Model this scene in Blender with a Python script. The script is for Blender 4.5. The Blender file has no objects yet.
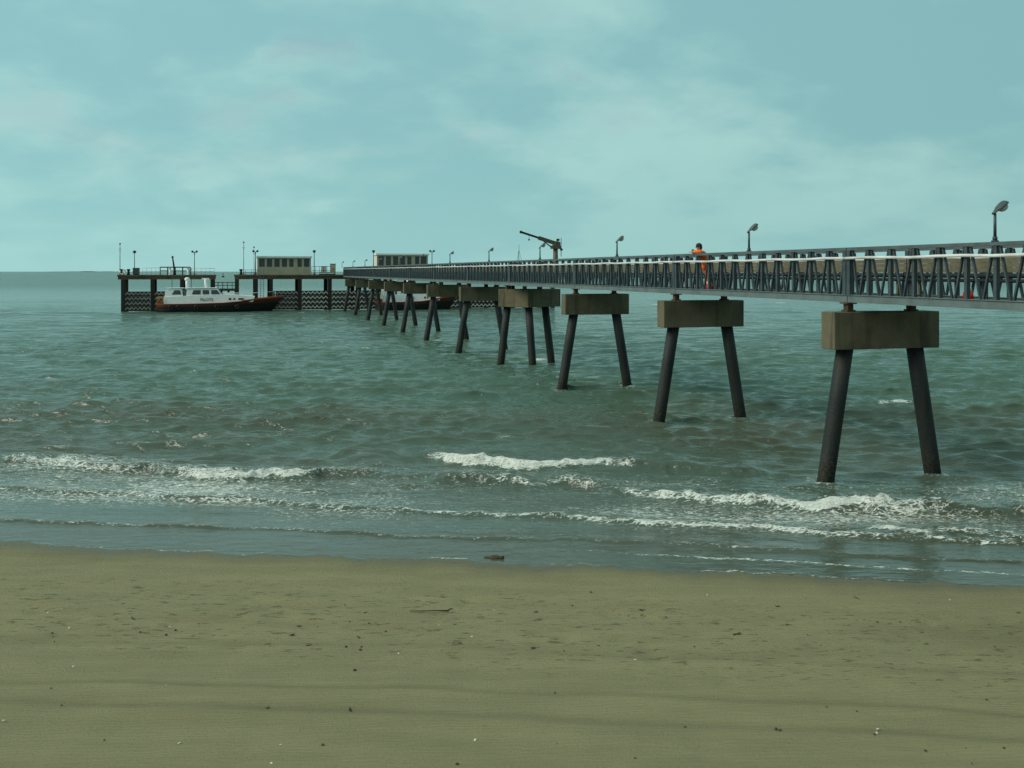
import bpy, bmesh, math, random
import numpy as np
from mathutils import Vector, Matrix

random.seed(7)
rng = np.random.default_rng(11)
S = bpy.context.scene
COL = S.collection
R = math.radians

# ------------------------------------------------------------------ camera
F, HOR, CAMZ = 1000.0, 271.5, 6.0
cam = bpy.data.objects.new("camera", bpy.data.cameras.new("camera"))
COL.objects.link(cam)
cam.location = (0, 0, CAMZ)
cam.rotation_euler = (math.pi / 2, 0, 0)      # held level; rising-front shift sets the horizon
cam.data.sensor_width = 36
cam.data.lens = F / 1024 * 36
cam.data.shift_y = -(384 - HOR) / 1024
cam.data.clip_start = 0.1
cam.data.clip_end = 90000
S.camera = cam


def ray(u, v):
    return Vector(((u - 512) / F, 1.0, (HOR - v) / F))


def z_at(v, y):
    """height of a point seen at picture row v, y metres ahead"""
    d = ray(512, v)
    return CAMZ + y * d.z / d.y


def at_z(u, v, z=0.0):
    d = ray(u, v)
    t = (z - CAMZ) / d.z
    return Vector((d.x * t, d.y * t, z))


# ------------------------------------------------------------------ materials
class NT:
    def __init__(s, tree):
        s.t = tree
        s.n = tree.nodes
        s.l = tree.links

    def node(s, kind, **kw):
        n = s.n.new(kind)
        for k, v in kw.items():
            setattr(n, k, v)
        return n

    def put(s, sock, v):
        if isinstance(v, bpy.types.NodeSocket):
            s.l.new(v, sock)
        else:
            sock.default_value = v

    def math(s, op, a, b=0.0, c=None, clamp=False):
        n = s.node("ShaderNodeMath", operation=op, use_clamp=clamp)
        s.put(n.inputs[0], a)
        s.put(n.inputs[1], b)
        if c is not None:
            s.put(n.inputs[2], c)
        return n.outputs[0]

    def mix(s, f, a, b, blend="MIX"):
        n = s.node("ShaderNodeMix", data_type="RGBA", blend_type=blend)
        s.put(n.inputs[0], f)
        s.put(n.inputs[6], a if isinstance(a, bpy.types.NodeSocket) else (*a[:3], 1))
        s.put(n.inputs[7], b if isinstance(b, bpy.types.NodeSocket) else (*b[:3], 1))
        return n.outputs[2]

    def ramp(s, v, a, b, lo=0.0, hi=1.0, smooth=True):
        n = s.node("ShaderNodeMapRange", interpolation_type="SMOOTHSTEP" if smooth else "LINEAR")
        s.put(n.inputs[0], v)
        s.put(n.inputs[1], a)
        s.put(n.inputs[2], b)
        s.put(n.inputs[3], lo)
        s.put(n.inputs[4], hi)
        return n.outputs[0]

    def mapping(s, vec, scale=(1, 1, 1), rot=(0, 0, 0), loc=(0, 0, 0)):
        n = s.node("ShaderNodeMapping")
        s.put(n.inputs[0], vec)
        n.inputs[1].default_value = loc
        n.inputs[2].default_value = rot
        n.inputs[3].default_value = scale
        return n.outputs[0]

    def noise(s, vec, scale, detail=4, rough=0.55, dist=0.0):
        n = s.node("ShaderNodeTexNoise")
        s.put(n.inputs["Vector"], vec)
        n.inputs["Scale"].default_value = scale
        n.inputs["Detail"].default_value = detail
        n.inputs["Roughness"].default_value = rough
        n.inputs["Distortion"].default_value = dist
        return n.outputs[0]

    def bump(s, h, strength, dist, normal=None):
        n = s.node("ShaderNodeBump")
        n.inputs["Strength"].default_value = strength
        n.inputs["Distance"].default_value = dist
        s.put(n.inputs["Height"], h)
        if normal is not None:
            s.put(n.inputs["Normal"], normal)
        return n.outputs[0]


def new_mat(name):
    m = bpy.data.materials.new(name)
    m.use_nodes = True
    nt = NT(m.node_tree)
    bsdf = nt.n["Principled BSDF"]
    return m, nt, bsdf


def pm(name, c1, c2=None, rough=0.7, scale=3.0, spec=0.4, streak=False, bump=0.0, lo=0.35, hi=0.7):
    """procedural material: two tones mixed by noise (streak = stretched vertically)"""
    m, nt, b = new_mat(name)
    if c2 is None:
        c2 = tuple(x * 0.7 for x in c1)
    geo = nt.node("ShaderNodeNewGeometry").outputs["Position"]
    vec = nt.mapping(geo, (1, 1, 0.12) if streak else (1, 1, 1))
    n = nt.noise(vec, scale, 6, 0.6)
    f = nt.ramp(n, lo, hi)
    nt.put(b.inputs["Base Color"], nt.mix(f, c1, c2))
    b.inputs["Roughness"].default_value = rough
    b.inputs["Specular IOR Level"].default_value = spec
    if bump:
        n2 = nt.noise(geo, scale * 8, 5, 0.6)
        nt.put(b.inputs["Normal"], nt.bump(n2, 0.6, bump))
    return m


M = {}
M["steel_dark"] = pm("blue_grey_steel_paint", (0.056, 0.073, 0.084), (0.034, 0.044, 0.049), 0.5, 2.5)
M["steel_top"] = pm("weathered_chord_paint", (0.10, 0.12, 0.125), (0.07, 0.08, 0.082), 0.5, 1.8)
M["steel_light"] = pm("pale_blue_grey_paint", (0.14, 0.175, 0.175), (0.10, 0.12, 0.12), 0.5, 1.5)
M["galv"] = pm("galvanised_pipe", (0.72, 0.71, 0.69), (0.5, 0.49, 0.47), 0.4, 1.2)
M["deck"] = pm("deck_grating", (0.10, 0.10, 0.10), (0.06, 0.055, 0.05), 0.8, 4)
M["boards"] = pm("tan_boards", (0.15, 0.128, 0.085), (0.11, 0.092, 0.06), 0.85, 3)
M["cable"] = pm("cable_tray_grey", (0.02, 0.02, 0.022), (0.012, 0.012, 0.012), 0.7, 3)
M["pile"] = pm("tarred_steel_pile", (0.016, 0.019, 0.019), (0.027, 0.028, 0.026), 0.7, 2.2, spec=0.25, streak=True, bump=0.02)
M["weed"] = pm("weed_and_barnacles", (0.020, 0.020, 0.016), (0.013, 0.014, 0.012), 0.9, 7, spec=0.2, bump=0.04)
M["bearing"] = pm("rusty_bearing_steel", (0.10, 0.055, 0.03), (0.04, 0.028, 0.02), 0.8, 6)
M["white"] = pm("white_paint", (0.86, 0.86, 0.84), (0.78, 0.78, 0.75), 0.45, 1.5)
M["cream"] = pm("cream_and_sunlit_wall_paint", (0.72, 0.66, 0.52), (0.6, 0.54, 0.42), 0.7, 1.5)
M["wall"] = pm("olive_cladding", (0.46, 0.41, 0.29), (0.38, 0.33, 0.23), 0.8, 1.5)
M["glass"] = pm("dark_window_glass", (0.05, 0.055, 0.05), (0.065, 0.07, 0.065), 0.15, 1.0, spec=0.5)
M["timber"] = pm("old_dark_timber", (0.028, 0.024, 0.018), (0.016, 0.014, 0.011), 0.85, 2.0, streak=True)
M["deckbeam"] = pm("grey_brown_deck_edge", (0.14, 0.10, 0.065), (0.085, 0.06, 0.04), 0.85, 1.0)
M["black"] = pm("black_paint", (0.012, 0.012, 0.012), (0.02, 0.018, 0.016), 0.5, 2.0)
M["hullred"] = pm("dull_red_hull_paint", (0.13, 0.030, 0.016), (0.08, 0.022, 0.013), 0.55, 1.3)
M["orange"] = pm("orange_deck_paint", (0.45, 0.09, 0.033), (0.34, 0.07, 0.03), 0.6, 1.3)
M["zigzag"] = pm("bare_steel_strip", (0.40, 0.36, 0.33), (0.24, 0.2, 0.18), 0.5, 2.0)
M["zigzag_pale"] = pm("pale_steel_strip", (0.72, 0.66, 0.6), (0.5, 0.45, 0.4), 0.5, 2.0)
M["greypole"] = pm("grey_pole", (0.11, 0.11, 0.11), (0.07, 0.07, 0.07), 0.6, 2.0)
M["lens"] = pm("lamp_lens", (0.55, 0.52, 0.47), (0.42, 0.40, 0.36), 0.2, 5.0)
M["lamphood"] = pm("lamp_hood_grey", (0.09, 0.10, 0.105), (0.06, 0.07, 0.07), 0.45, 3.0)
M["crane"] = pm("tan_crane_paint", (0.135, 0.105, 0.068), (0.09, 0.07, 0.047), 0.6, 2.0)
M["hivis"] = pm("orange_workwear", (1.0, 0.20, 0.045), (0.9, 0.17, 0.035), 0.9, 9.0, spec=0.1)
M["skin"] = pm("skin", (0.45, 0.25, 0.17), (0.38, 0.2, 0.13), 0.6, 6.0)
M["hair"] = pm("dark_hair", (0.035, 0.022, 0.016), (0.02, 0.014, 0.01), 0.8, 12.0)
M["boot"] = pm("dark_boots", (0.025, 0.02, 0.018), (0.015, 0.012, 0.01), 0.7, 8.0)
M["red"] = pm("red_plastic", (0.62, 0.03, 0.02), (0.5, 0.025, 0.02), 0.5, 5.0)
M["kelp"] = pm("dark_seaweed", (0.045, 0.032, 0.018), (0.08, 0.056, 0.028), 0.8, 20.0)
M["shell"] = pm("white_shell", (0.75, 0.66, 0.55), (0.55, 0.47, 0.38), 0.6, 30.0)
M["pebble"] = pm("brown_pebble", (0.09, 0.062, 0.036), (0.05, 0.036, 0.022), 0.8, 30.0)
M["yellow"] = pm("yellow_paint", (0.6, 0.36, 0.03), (0.5, 0.3, 0.03), 0.6, 5.0)
M["land"] = pm("far_low_land", (0.12, 0.13, 0.10), (0.08, 0.09, 0.07), 0.95, 0.003)


def concrete():
    m, nt, b = new_mat("weathered_concrete")
    geo = nt.node("ShaderNodeNewGeometry").outputs["Position"]
    big = nt.noise(geo, 0.9, 5, 0.6)
    strk = nt.noise(nt.mapping(geo, (1, 1, 0.10)), 3.2, 5, 0.65)
    fine = nt.noise(geo, 22, 4, 0.6)
    c = nt.mix(nt.ramp(big, 0.35, 0.68), (0.155, 0.132, 0.086), (0.100, 0.084, 0.055))
    c = nt.mix(nt.ramp(strk, 0.48, 0.72, 0, 0.75), c, (0.052, 0.042, 0.027))
    c = nt.mix(nt.ramp(fine, 0.5, 0.75, 0, 0.35), c, (0.11, 0.083, 0.05))
    nt.put(b.inputs["Base Color"], c)
    b.inputs["Roughness"].default_value = 0.9
    b.inputs["Specular IOR Level"].default_value = 0.2
    nt.put(b.inputs["Normal"], nt.bump(fine, 0.5, 0.02))
    return m


def pile_mat():
    m, nt, b = new_mat("tarred_pile_with_tide_stain")
    geo = nt.node("ShaderNodeNewGeometry").outputs["Position"]
    sep = nt.node("ShaderNodeSeparateXYZ")
    nt.put(sep.inputs[0], geo)
    strk = nt.noise(nt.mapping(geo, (1, 1, 0.12)), 2.6, 6, 0.65)
    fine = nt.noise(geo, 14, 5, 0.65)
    c = nt.mix(nt.ramp(strk, 0.35, 0.7), (0.017, 0.020, 0.020), (0.032, 0.033, 0.030))
    c = nt.mix(nt.ramp(fine, 0.58, 0.75, 0, 0.6), c, (0.05, 0.034, 0.022))
    lvl = nt.math("ADD", sep.outputs[2], nt.math("MULTIPLY", nt.math("SUBTRACT", strk, 0.5), 1.6))
    tide = nt.ramp(lvl, 1.1, 0.35)
    weed = nt.mix(nt.ramp(fine, 0.42, 0.62), (0.012, 0.013, 0.010), (0.050, 0.046, 0.036))
    nt.put(b.inputs["Base Color"], nt.mix(nt.math("MULTIPLY", tide, 0.8), c, weed))
    nt.put(b.inputs["Roughness"], nt.ramp(tide, 0, 1, 0.6, 0.8))
    b.inputs["Specular IOR Level"].default_value = 0.3
    nt.put(b.inputs["Normal"], nt.bump(fine, 0.7, 0.03))
    return m


M["pile"] = pile_mat()
M["concrete"] = concrete()

# ------------------------------------------------------------------ mesh helpers


class MB:
    """collects boxes, bars, tubes, prisms and lathes; build() links them as ONE mesh object"""

    def __init__(s):
        s.bm = bmesh.new()

    def face(s, pts):
        return s.bm.faces.new([s.bm.verts.new(p) for p in pts])

    def hexa(s, a, b):
        va = [s.bm.verts.new(p) for p in a]
        vb = [s.bm.verts.new(p) for p in b]
        n = len(va)
        s.bm.faces.new(va[::-1])
        s.bm.faces.new(vb)
        for i in range(n):
            j = (i + 1) % n
            s.bm.faces.new([va[i], va[j], vb[j], vb[i]])

    def box(s, x0, x1, y0, y1, z0, z1):
        s.hexa([(x0, y0, z0), (x1, y0, z0), (x1, y1, z0), (x0, y1, z0)],
               [(x0, y0, z1), (x1, y0, z1), (x1, y1, z1), (x0, y1, z1)])

    def prism(s, poly, z0, z1):
        s.hexa([(x, y, z0) for x, y in poly], [(x, y, z1) for x, y in poly])

    def prism_y(s, poly, y0, y1):  # poly in x,z extruded along y
        s.hexa([(x, y1, z) for x, z in poly], [(x, y0, z) for x, z in poly])

    def bar(s, a, b, w, h, up=(0, 0, 1)):
        a, b = Vector(a), Vector(b)
        d = (b - a).normalized()
        r = d.cross(Vector(up))
        if r.length < 1e-4:
            r = d.cross(Vector((1, 0, 0)))
        r.normalize()
        q = r.cross(d)
        f = lambda c: [c - r * w / 2 - q * h / 2, c + r * w / 2 - q * h / 2, c + r * w / 2 + q * h / 2, c - r * w / 2 + q * h / 2]
        s.hexa(f(a), f(b))

    def tube(s, pts, radii, n=10, cap=True):
        pts = [Vector(p) for p in pts]
        if not isinstance(radii, (list, tuple)):
            radii = [radii] * len(pts)
        rings = []
        ref = None
        for i, p in enumerate(pts):
            d = (pts[min(i + 1, len(pts) - 1)] - pts[max(i - 1, 0)]).normalized()
            if ref is None:
                ref = d.cross(Vector((0, 0, 1)))
                if ref.length < 0.05:
                    ref = Vector((1, 0, 0))
            ref = (ref - d * ref.dot(d)).normalized()
            q = d.cross(ref)
            rings.append([s.bm.verts.new(p + (ref * math.cos(2 * math.pi * k / n) + q * math.sin(2 * math.pi * k / n)) * radii[i]) for k in range(n)])
        for a, b in zip(rings, rings[1:]):
            for k in range(n):
                f = s.bm.faces.new([a[k], a[(k + 1) % n], b[(k + 1) % n], b[k]])
                f.smooth = True
        if cap:
            s.bm.faces.new(rings[0][::-1])
            s.bm.faces.new(rings[-1])

    def ball(s, c, r, sc=(1, 1, 1), u=12, v=8):
        m = Matrix.Translation(c) @ Matrix.Diagonal((*[r * k for k in sc], 1))
        res = bmesh.ops.create_uvsphere(s.bm, u_segments=u, v_segments=v, radius=1, matrix=m)
        for f in {f for vv in res["verts"] for f in vv.link_faces}:
            f.smooth = True

    def build(s, name, mat, parent=None, bevel=0.0):
        if bevel:
            bmesh.ops.bevel(s.bm, geom=list(s.bm.edges), offset=bevel, segments=2, affect="EDGES", profile=0.6, clamp_overlap=True)
        bmesh.ops.recalc_face_normals(s.bm, faces=s.bm.faces)
        me = bpy.data.meshes.new(name)
        s.bm.to_mesh(me)
        s.bm.free()
        me.materials.append(mat)
        o = bpy.data.objects.new(name, me)
        COL.objects.link(o)
        if parent:
            o.parent = parent
        return o


def tag(o, label=None, cat=None, group=None, kind=None):
    if label:
        o["label"] = label
    if cat:
        o["category"] = cat
    if group:
        o["group"] = group
    if kind:
        o["kind"] = kind
    return o


def empty(name, loc, rz, label, cat, group=None):
    o = bpy.data.objects.new(name, None)
    COL.objects.link(o)
    o.location = loc
    o.rotation_euler = (0, 0, rz)
    return tag(o, label, cat, group)


def copy_tree(o, parent=None):
    c = o.copy()
    COL.objects.link(c)
    if parent is not None:
        c.parent = parent
    for ch in list(o.children):
        copy_tree(ch, c)
    return c


def text_mesh(name, body, size, mat, parent, loc, rot, extrude=0.01):
    cu = bpy.data.curves.new(name, "FONT")
    cu.body = body
    cu.size = size
    cu.extrude = extrude
    cu.align_x = "CENTER"
    cu.align_y = "CENTER"
    t = bpy.data.objects.new(name + "_curve", cu)
    COL.objects.link(t)
    bpy.context.view_layer.update()
    me = bpy.data.meshes.new_from_object(t.evaluated_get(bpy.context.evaluated_depsgraph_get()))
    bpy.data.objects.remove(t)
    me.materials.clear()
    me.materials.append(mat)
    o = bpy.data.objects.new(name, me)
    COL.objects.link(o)
    o.parent = parent
    o.location = loc
    o.rotation_euler = rot
    return o


def grid_mesh(name, X, Y, Z, mat, attrs=None, smooth=True):
    nr, nc = X.shape
    co = np.stack([X, Y, Z], -1).reshape(-1, 3).astype(np.float32)
    idx = np.arange(nr * nc).reshape(nr, nc)
    q = np.stack([idx[:-1, :-1], idx[:-1, 1:], idx[1:, 1:], idx[1:, :-1]], -1).reshape(-1, 4)
    me = bpy.data.meshes.new(name)
    me.vertices.add(len(co))
    me.vertices.foreach_set("co", co.ravel())
    me.loops.add(q.size)
    me.loops.foreach_set("vertex_index", q.ravel().astype(np.int32))
    me.polygons.add(len(q))
    me.polygons.foreach_set("loop_start", np.arange(0, q.size, 4, dtype=np.int32))
    me.polygons.foreach_set("loop_total", np.full(len(q), 4, dtype=np.int32))
    me.polygons.foreach_set("use_smooth", np.full(len(q), smooth, dtype=bool))
    me.update(calc_edges=True)
    for k, a in (attrs or {}).items():
        at = me.attributes.new(k, "FLOAT", "POINT")
        at.data.foreach_set("value", a.ravel().astype(np.float32))
    me.materials.append(mat)
    o = bpy.data.objects.new(name, me)
    COL.objects.link(o)
    return o


def sstep(x, a, b):
    t = np.clip((x - a) / (b - a), 0, 1)
    return t * t * (3 - 2 * t)


def line_of(px, z=0.0):
    """picture measurements of a line on the water, turned into a ground-plan curve Y(X)"""
    p = np.array([tuple(at_z(u, v, z))[:2] for u, v in px])
    s0 = (p[1, 1] - p[0, 1]) / (p[1, 0] - p[0, 0]) * 0.4 - 0.06
    s1 = (p[-1, 1] - p[-2, 1]) / (p[-1, 0] - p[-2, 0]) * 0.4 - 0.06

    def f(X):
        y = np.interp(X, p[:, 0], p[:, 1])
        y = np.where(X < p[0, 0], p[0, 1] + (X - p[0, 0]) * s0, y)
        return np.where(X > p[-1, 0], p[-1, 1] + (X - p[-1, 0]) * s1, y)

    f.x = p[:, 0]
    return f


def wig(X, amp, lam, seed):
    r = np.random.default_rng(seed)
    o = np.zeros_like(X)
    for i in range(6):
        o += np.sin(2 * np.pi * X / (lam * (0.3 + 0.9 * r.random())) + r.random() * 6.28) * (0.4 + r.random())
    return o * amp / 2.6


def vnoise(X, Y, seed):
    """smooth value noise in 0..1"""
    r = np.random.default_rng(seed)
    T = r.random((256, 256))
    xi, yi = np.floor(X).astype(int), np.floor(Y).astype(int)
    fx, fy = X - xi, Y - yi
    fx, fy = fx * fx * (3 - 2 * fx), fy * fy * (3 - 2 * fy)
    g = lambda a, b: T[a % 256, b % 256]
    return (g(xi, yi) * (1 - fx) + g(xi + 1, yi) * fx) * (1 - fy) + (g(xi, yi + 1) * (1 - fx) + g(xi + 1, yi + 1) * fx) * fy


_shore0 = line_of([(0, 541), (90, 548), (180, 552), (330, 557), (490, 562), (600, 568), (700, 571), (860, 579), (1024, 587)])


def SHORE(X):
    return _shore0(X) + wig(X, 0.10, 4.5, 90) + wig(X, 0.035, 1.1, 91)


# ------------------------------------------------------------------ pier frame
SL = -0.280
TH = math.atan2(0.280, 1.0)
AX = Vector((SL, 1, 0)).normalized()       # seaward along the pier
BX = Vector((AX.y, -AX.x, 0))              # across the pier, to the right
D1 = 28.9
O1 = Vector((18.729 + SL * D1, D1, 0))
K = math.hypot(1, SL)


def on_pier(d, off=0.0, z=0.0):
    p = O1 + AX * ((d - D1) * K) + BX * off
    return Vector((p.x, p.y, z))


BENTS = [17.8, 28.9, 40.0, 51.6, 63.7, 74.9, 87.3, 99.3, 111.7, 124.5, 137.4, 150.2]


# ------------------------------------------------------------------ sand


def build_sand():
    ys = np.concatenate([np.linspace(-40, 4, 30), np.linspace(4.3, 30, 520), np.geomspace(31, 45000, 60)])
    NX = 520
    s = np.linspace(-1, 1, NX)
    X = s[None, :] * (14 + np.abs(ys[:, None]) * 0.75)
    Y = np.repeat(ys[:, None], NX, 1)
    q = Y - SHORE(X)                      # + seaward, - up the beach
    up = np.clip(-q, 0, None)
    Z = np.where(q < 0, 0.012 * up + 0.0022 * np.clip(up, 0, 14) ** 2, -0.045 * q)
    Z = np.maximum(Z, -3.5)
    near = sstep(-q, 0.0, 2.5)
    Z += near * (0.035 * (vnoise(X * 0.25, Y * 0.8, 1) - 0.5) + 0.022 * (vnoise(X * 0.9 + 40, Y * 2.2, 2) - 0.5))
    # footprints and scuffs in the band where the sand is dry and soft
    band = sstep(-q, 1.2, 2.6) * (1 - sstep(-q, 5.0, 6.5))
    n = vnoise(X * 2.3, Y * 3.6, 3)
    Z -= band * 0.03 * sstep(n, 0.70, 0.86)
    # two pairs of shallow vehicle tracks along the beach
    tr = np.zeros_like(X)
    for px, w in (([(0, 682), (250, 686), (500, 691), (760, 700), (1024, 712)], 0.085),
                  ([(0, 704), (250, 710), (512, 719), (760, 730), (1024, 738)], 0.105),
                  ([(0, 636), (400, 640), (1024, 668)], 0.10)):
        L = line_of(px, 0.18)
        dd = Y - L(X) + wig(X, 0.05, 5, int(w * 100))
        a = np.exp(-(dd / w) ** 2) * (0.55 + 0.45 * vnoise(X * 0.6, Y * 0.6, 9)) * (0.5 if w == 0.10 else 1)
        tr = np.maximum(tr, a)
        Z += -0.014 * a + 0.008 * np.exp(-((np.abs(dd) - w * 1.9) / 0.08) ** 2)
    wet = np.exp(-np.clip(up - 0.05 - 0.35 * vnoise(X * 0.5, Y * 0, 5), 0, None) / 0.45)
    damp = np.exp(-(((X - 8.8) / 2.6) ** 2 + ((Y - 16.5) / 0.9) ** 2)) * 0.7

    m, nt, b = new_mat("beach_sand")
    pos = nt.node("ShaderNodeNewGeometry").outputs["Position"]
    at = lambda n: nt.node("ShaderNodeAttribute", attribute_name=n).outputs["Fac"]
    st = nt.noise(nt.mapping(pos, (0.35, 1.6, 1), (0, 0, R(-9))), 1.3, 6, 0.6)
    sp = nt.noise(pos, 26, 4, 0.7)
    gr = nt.noise(pos, 140, 3, 0.7)
    c = nt.mix(nt.ramp(st, 0.3, 0.7), (0.330, 0.278, 0.152), (0.278, 0.234, 0.128))
    c = nt.mix(nt.ramp(sp, 0.56, 0.72, 0, 0.4), c, (0.14, 0.125, 0.066))
    c = nt.mix(nt.ramp(gr, 0.52, 0.70, 0, 0.75), c, (0.15, 0.132, 0.07))
    c = nt.mix(nt.ramp(gr, 0.46, 0.30, 0, 0.5), c, (0.36, 0.32, 0.19))
    scrap = nt.noise(nt.mapping(pos, (0.55, 1.5, 1), (0, 0, R(-8))), 6.5, 4, 0.65)
    c = nt.mix(nt.math("MULTIPLY", nt.ramp(scrap, 0.565, 0.66, 0, 0.62), at("band")), c, (0.085, 0.066, 0.035))
    c = nt.mix(nt.math("MULTIPLY", at("track"), 0.42), c, (0.14, 0.126, 0.07))
    c = nt.mix(nt.math("MULTIPLY", at("wet"), 0.7), c, (0.12, 0.104, 0.058))
    c = nt.mix(nt.math("MULTIPLY", at("damp"), 0.55), c, (0.13, 0.117, 0.062))
    nt.put(b.inputs["Base Color"], c)
    nt.put(b.inputs["Roughness"], nt.ramp(at("wet"), 0.2, 1, 0.95, 0.45))
    b.inputs["Specular IOR Level"].default_value = 0.2
    rip = nt.node("ShaderNodeTexWave", wave_type="BANDS", bands_direction="Y")
    nt.put(rip.inputs["Vector"], nt.mapping(pos, (0.5, 1, 1), (0, 0, R(-14))))
    rip.inputs["Scale"].default_value = 3.1
    rip.inputs["Distortion"].default_value = 9
    rip.inputs["Detail"].default_value = 3
    h = nt.math("ADD", nt.math("MULTIPLY", rip.outputs[1], 0.25), nt.math("ADD", nt.math("MULTIPLY", sp, 0.8), nt.math("MULTIPLY", gr, 0.4)))
    nt.put(b.inputs["Normal"], nt.bump(h, 0.9, 0.04))
    o = grid_mesh("sand", X, Y, Z, m, {"wet": wet, "track": tr, "band": band, "damp": damp})
    tag(o, kind="structure")
    return o


sand = build_sand()


def sand_z(x, y):
    q = y - float(SHORE(np.array([x]))[0])
    up = max(-q, 0)
    return 0.012 * up + 0.0022 * min(up, 14) ** 2 if q < 0 else -0.045 * q


# ------------------------------------------------------------------ sea


def build_sea():
    v = np.concatenate([np.arange(620, 450.1, -0.45), np.arange(450, 300.1, -0.28), np.arange(300, 277.9, -0.4), np.geomspace(5.7, 0.13, 30) + HOR])
    ys = 6000.0 / (v - HOR)
    NX = 1000
    s = np.linspace(-1, 1, NX)
    s = 0.75 * s + 0.25 * s ** 3
    X = s[None, :] * (16 + ys[:, None] * 0.85)
    Y = np.repeat(ys[:, None], NX, 1)
    dy = np.repeat(np.gradient(ys)[:, None], NX, 1)
    dy = np.abs(dy)
    q = Y - SHORE(X)
    Z = np.zeros_like(X)
    DX = np.zeros_like(X)
    DY = np.zeros_like(X)
    r = np.random.default_rng(5)
    N = 96
    base = math.atan2(-1.0, -0.14)
    crest = np.zeros_like(X)
    gust = 0.72 + 0.55 * vnoise(X * 0.03 + 9, Y * 0.018 + 3, 21)
    # wave groups: patches of higher and lower chop, so that no train of crests repeats
    grp = [vnoise(X * f + o, Y * f * 1.6 + o, 60 + i) for i, (f, o) in enumerate(((0.06, 3), (0.09, 17), (0.13, 31), (0.2, 5)))]
    for i in range(N):
        lam = 0.4 * (10.0 / 0.4) ** ((i + r.random()) / N)
        th = base + r.normal(0, 0.10 + 0.24 * (1 - i / N))
        k = 2 * np.pi / lam
        a = 0.0112 * lam * min(1.0, (1.0 / lam) ** 1.0)
        # phase bending keeps crests short and irregular
        ph = k * (X * math.cos(th) + Y * math.sin(th)) + r.random() * 6.28
        g = grp[i % 4]
        fil = sstep(lam / np.maximum(dy, 1e-3), 1.6, 4.0)
        A = a * fil * gust * (0.35 + 1.3 * g)
        c, sn = np.cos(ph), np.sin(ph)
        if lam < 1.6:
            A = A * 1.18
        Z += A * c
        crest += a * k * c * fil * (0.35 + 1.3 * g)
        DX += -A * sn * math.cos(th) * 0.62
        DY += -A * sn * math.sin(th) * 0.62
    damp = 0.04 + 0.96 * sstep(q, 1.0, 17.0)
    depthmix = sstep(q, 0, 9)
    Z *= damp
    DX *= damp
    DY *= damp
    foam = np.zeros_like(X)

    def breaker(px, inten, H, seed, wf=0.45, wb=0.16, front=0.30, back=1.0, lace=0.35, laceb=1.6, amp=0.16, lam=3.5):
        nonlocal Z, foam, DY
        L = line_of(px)
        yl = L(X) + wig(X, amp, lam, seed) + wig(X, amp * 0.35, lam * 0.25, seed + 50)
        sd = Y - yl
        inn = np.interp(X, L.x, inten, left=0, right=0)
        h = np.interp(X, L.x, H, left=0, right=0)
        chunk = 0.65 + 0.7 * vnoise(X * 1.1 + seed, Y * 0 + seed, seed)
        prof = np.where(sd < 0, np.exp(-(sd / front) ** 2), np.exp(-(sd / back) ** 2))
        h = h * (0.72 + 0.5 * vnoise(X * 5.5, Y * 5.5, seed + 3) * sstep(inn, 0.1, 0.5) + 0.1)
        Z = Z * (1 - 0.6 * prof * np.clip(h * 4, 0, 1)) + h * chunk * prof
        DY = DY - 0.30 * h * prof * np.where(sd < 0, 1, 0.3)
        w = wf * (0.6 + 0.8 * vnoise(X * 0.8 + 7, X * 0 + seed, seed + 1))
        body = sstep(sd, -w, -w * 0.5) * (1 - sstep(sd, wb * 0.3, wb))
        foam = np.maximum(foam, inn * body * (0.66 + 0.45 * vnoise(X * 2.5, Y * 3, seed + 2)))
        tail = np.exp(-np.clip(sd, 0, None) / laceb) * (sd > 0) + np.exp(np.clip(sd + w, None, 0) / 0.5) * (sd < -w * 0.5)
        foam = np.maximum(foam, lace * np.clip(inn * 1.2, 0, 1) * tail)

    # outer line of broken crests, left half
    breaker([(-160, 455), (0, 458), (30, 463), (125, 470), (150, 472), (178, 474), (215, 479), (300, 480), (330, 474), (400, 477), (470, 481), (590, 487), (620, 489)],
            [0, 0.35, 0.8, 0.75, 0.08, 0.55, 1.0, 0.95, 0.12, 0.05, 0.28, 0.5, 0.0],
            [0, 0.16, 0.22, 0.26, 0.34, 0.26, 0.22, 0.2, 0.24, 0.2, 0.2, 0.16, 0.0], 31, wf=0.50)
    # bright crest in the middle
    breaker([(415, 456), (438, 458), (470, 463), (540, 466), (602, 464), (640, 467), (740, 473), (800, 478)],
            [0, 1.0, 1.05, 1.05, 0.85, 0.32, 0.22, 0],
            [0, 0.22, 0.25, 0.24, 0.26, 0.28, 0.26, 0], 32, wf=0.50)
    breaker([(420, 480), (450, 482), (520, 486), (600, 489), (620, 490)], [0, 0.35, 0.7, 0.45, 0], [0, 0.17, 0.2, 0.15, 0], 39, wf=0.4)
    # long crest in front of the nearest piles, right
    breaker([(590, 488), (625, 493), (700, 501), (800, 508), (880, 511), (925, 510), (960, 513), (1024, 517), (1200, 528)],
            [0, 0.7, 0.85, 1.05, 1.05, 0.7, 0.2, 0.4, 0.3],
            [0, 0.14, 0.2, 0.24, 0.26, 0.3, 0.32, 0.28, 0.2], 33, wf=0.42)
    # thin advancing lines nearer the beach
    breaker([(-160, 486), (0, 490), (160, 497), (300, 505), (400, 512), (560, 518), (650, 524), (760, 529), (840, 535), (930, 541), (1024, 545), (1200, 556)],
            [0.5, 0.5, 0.52, 0.55, 0.6, 0.65, 0.85, 0.85, 0.8, 0.55, 0.6, 0.5],
            [0.085] * 12, 34, wf=0.18, back=0.8, front=0.13, lace=0.45, laceb=1.6, amp=0.1)
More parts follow.
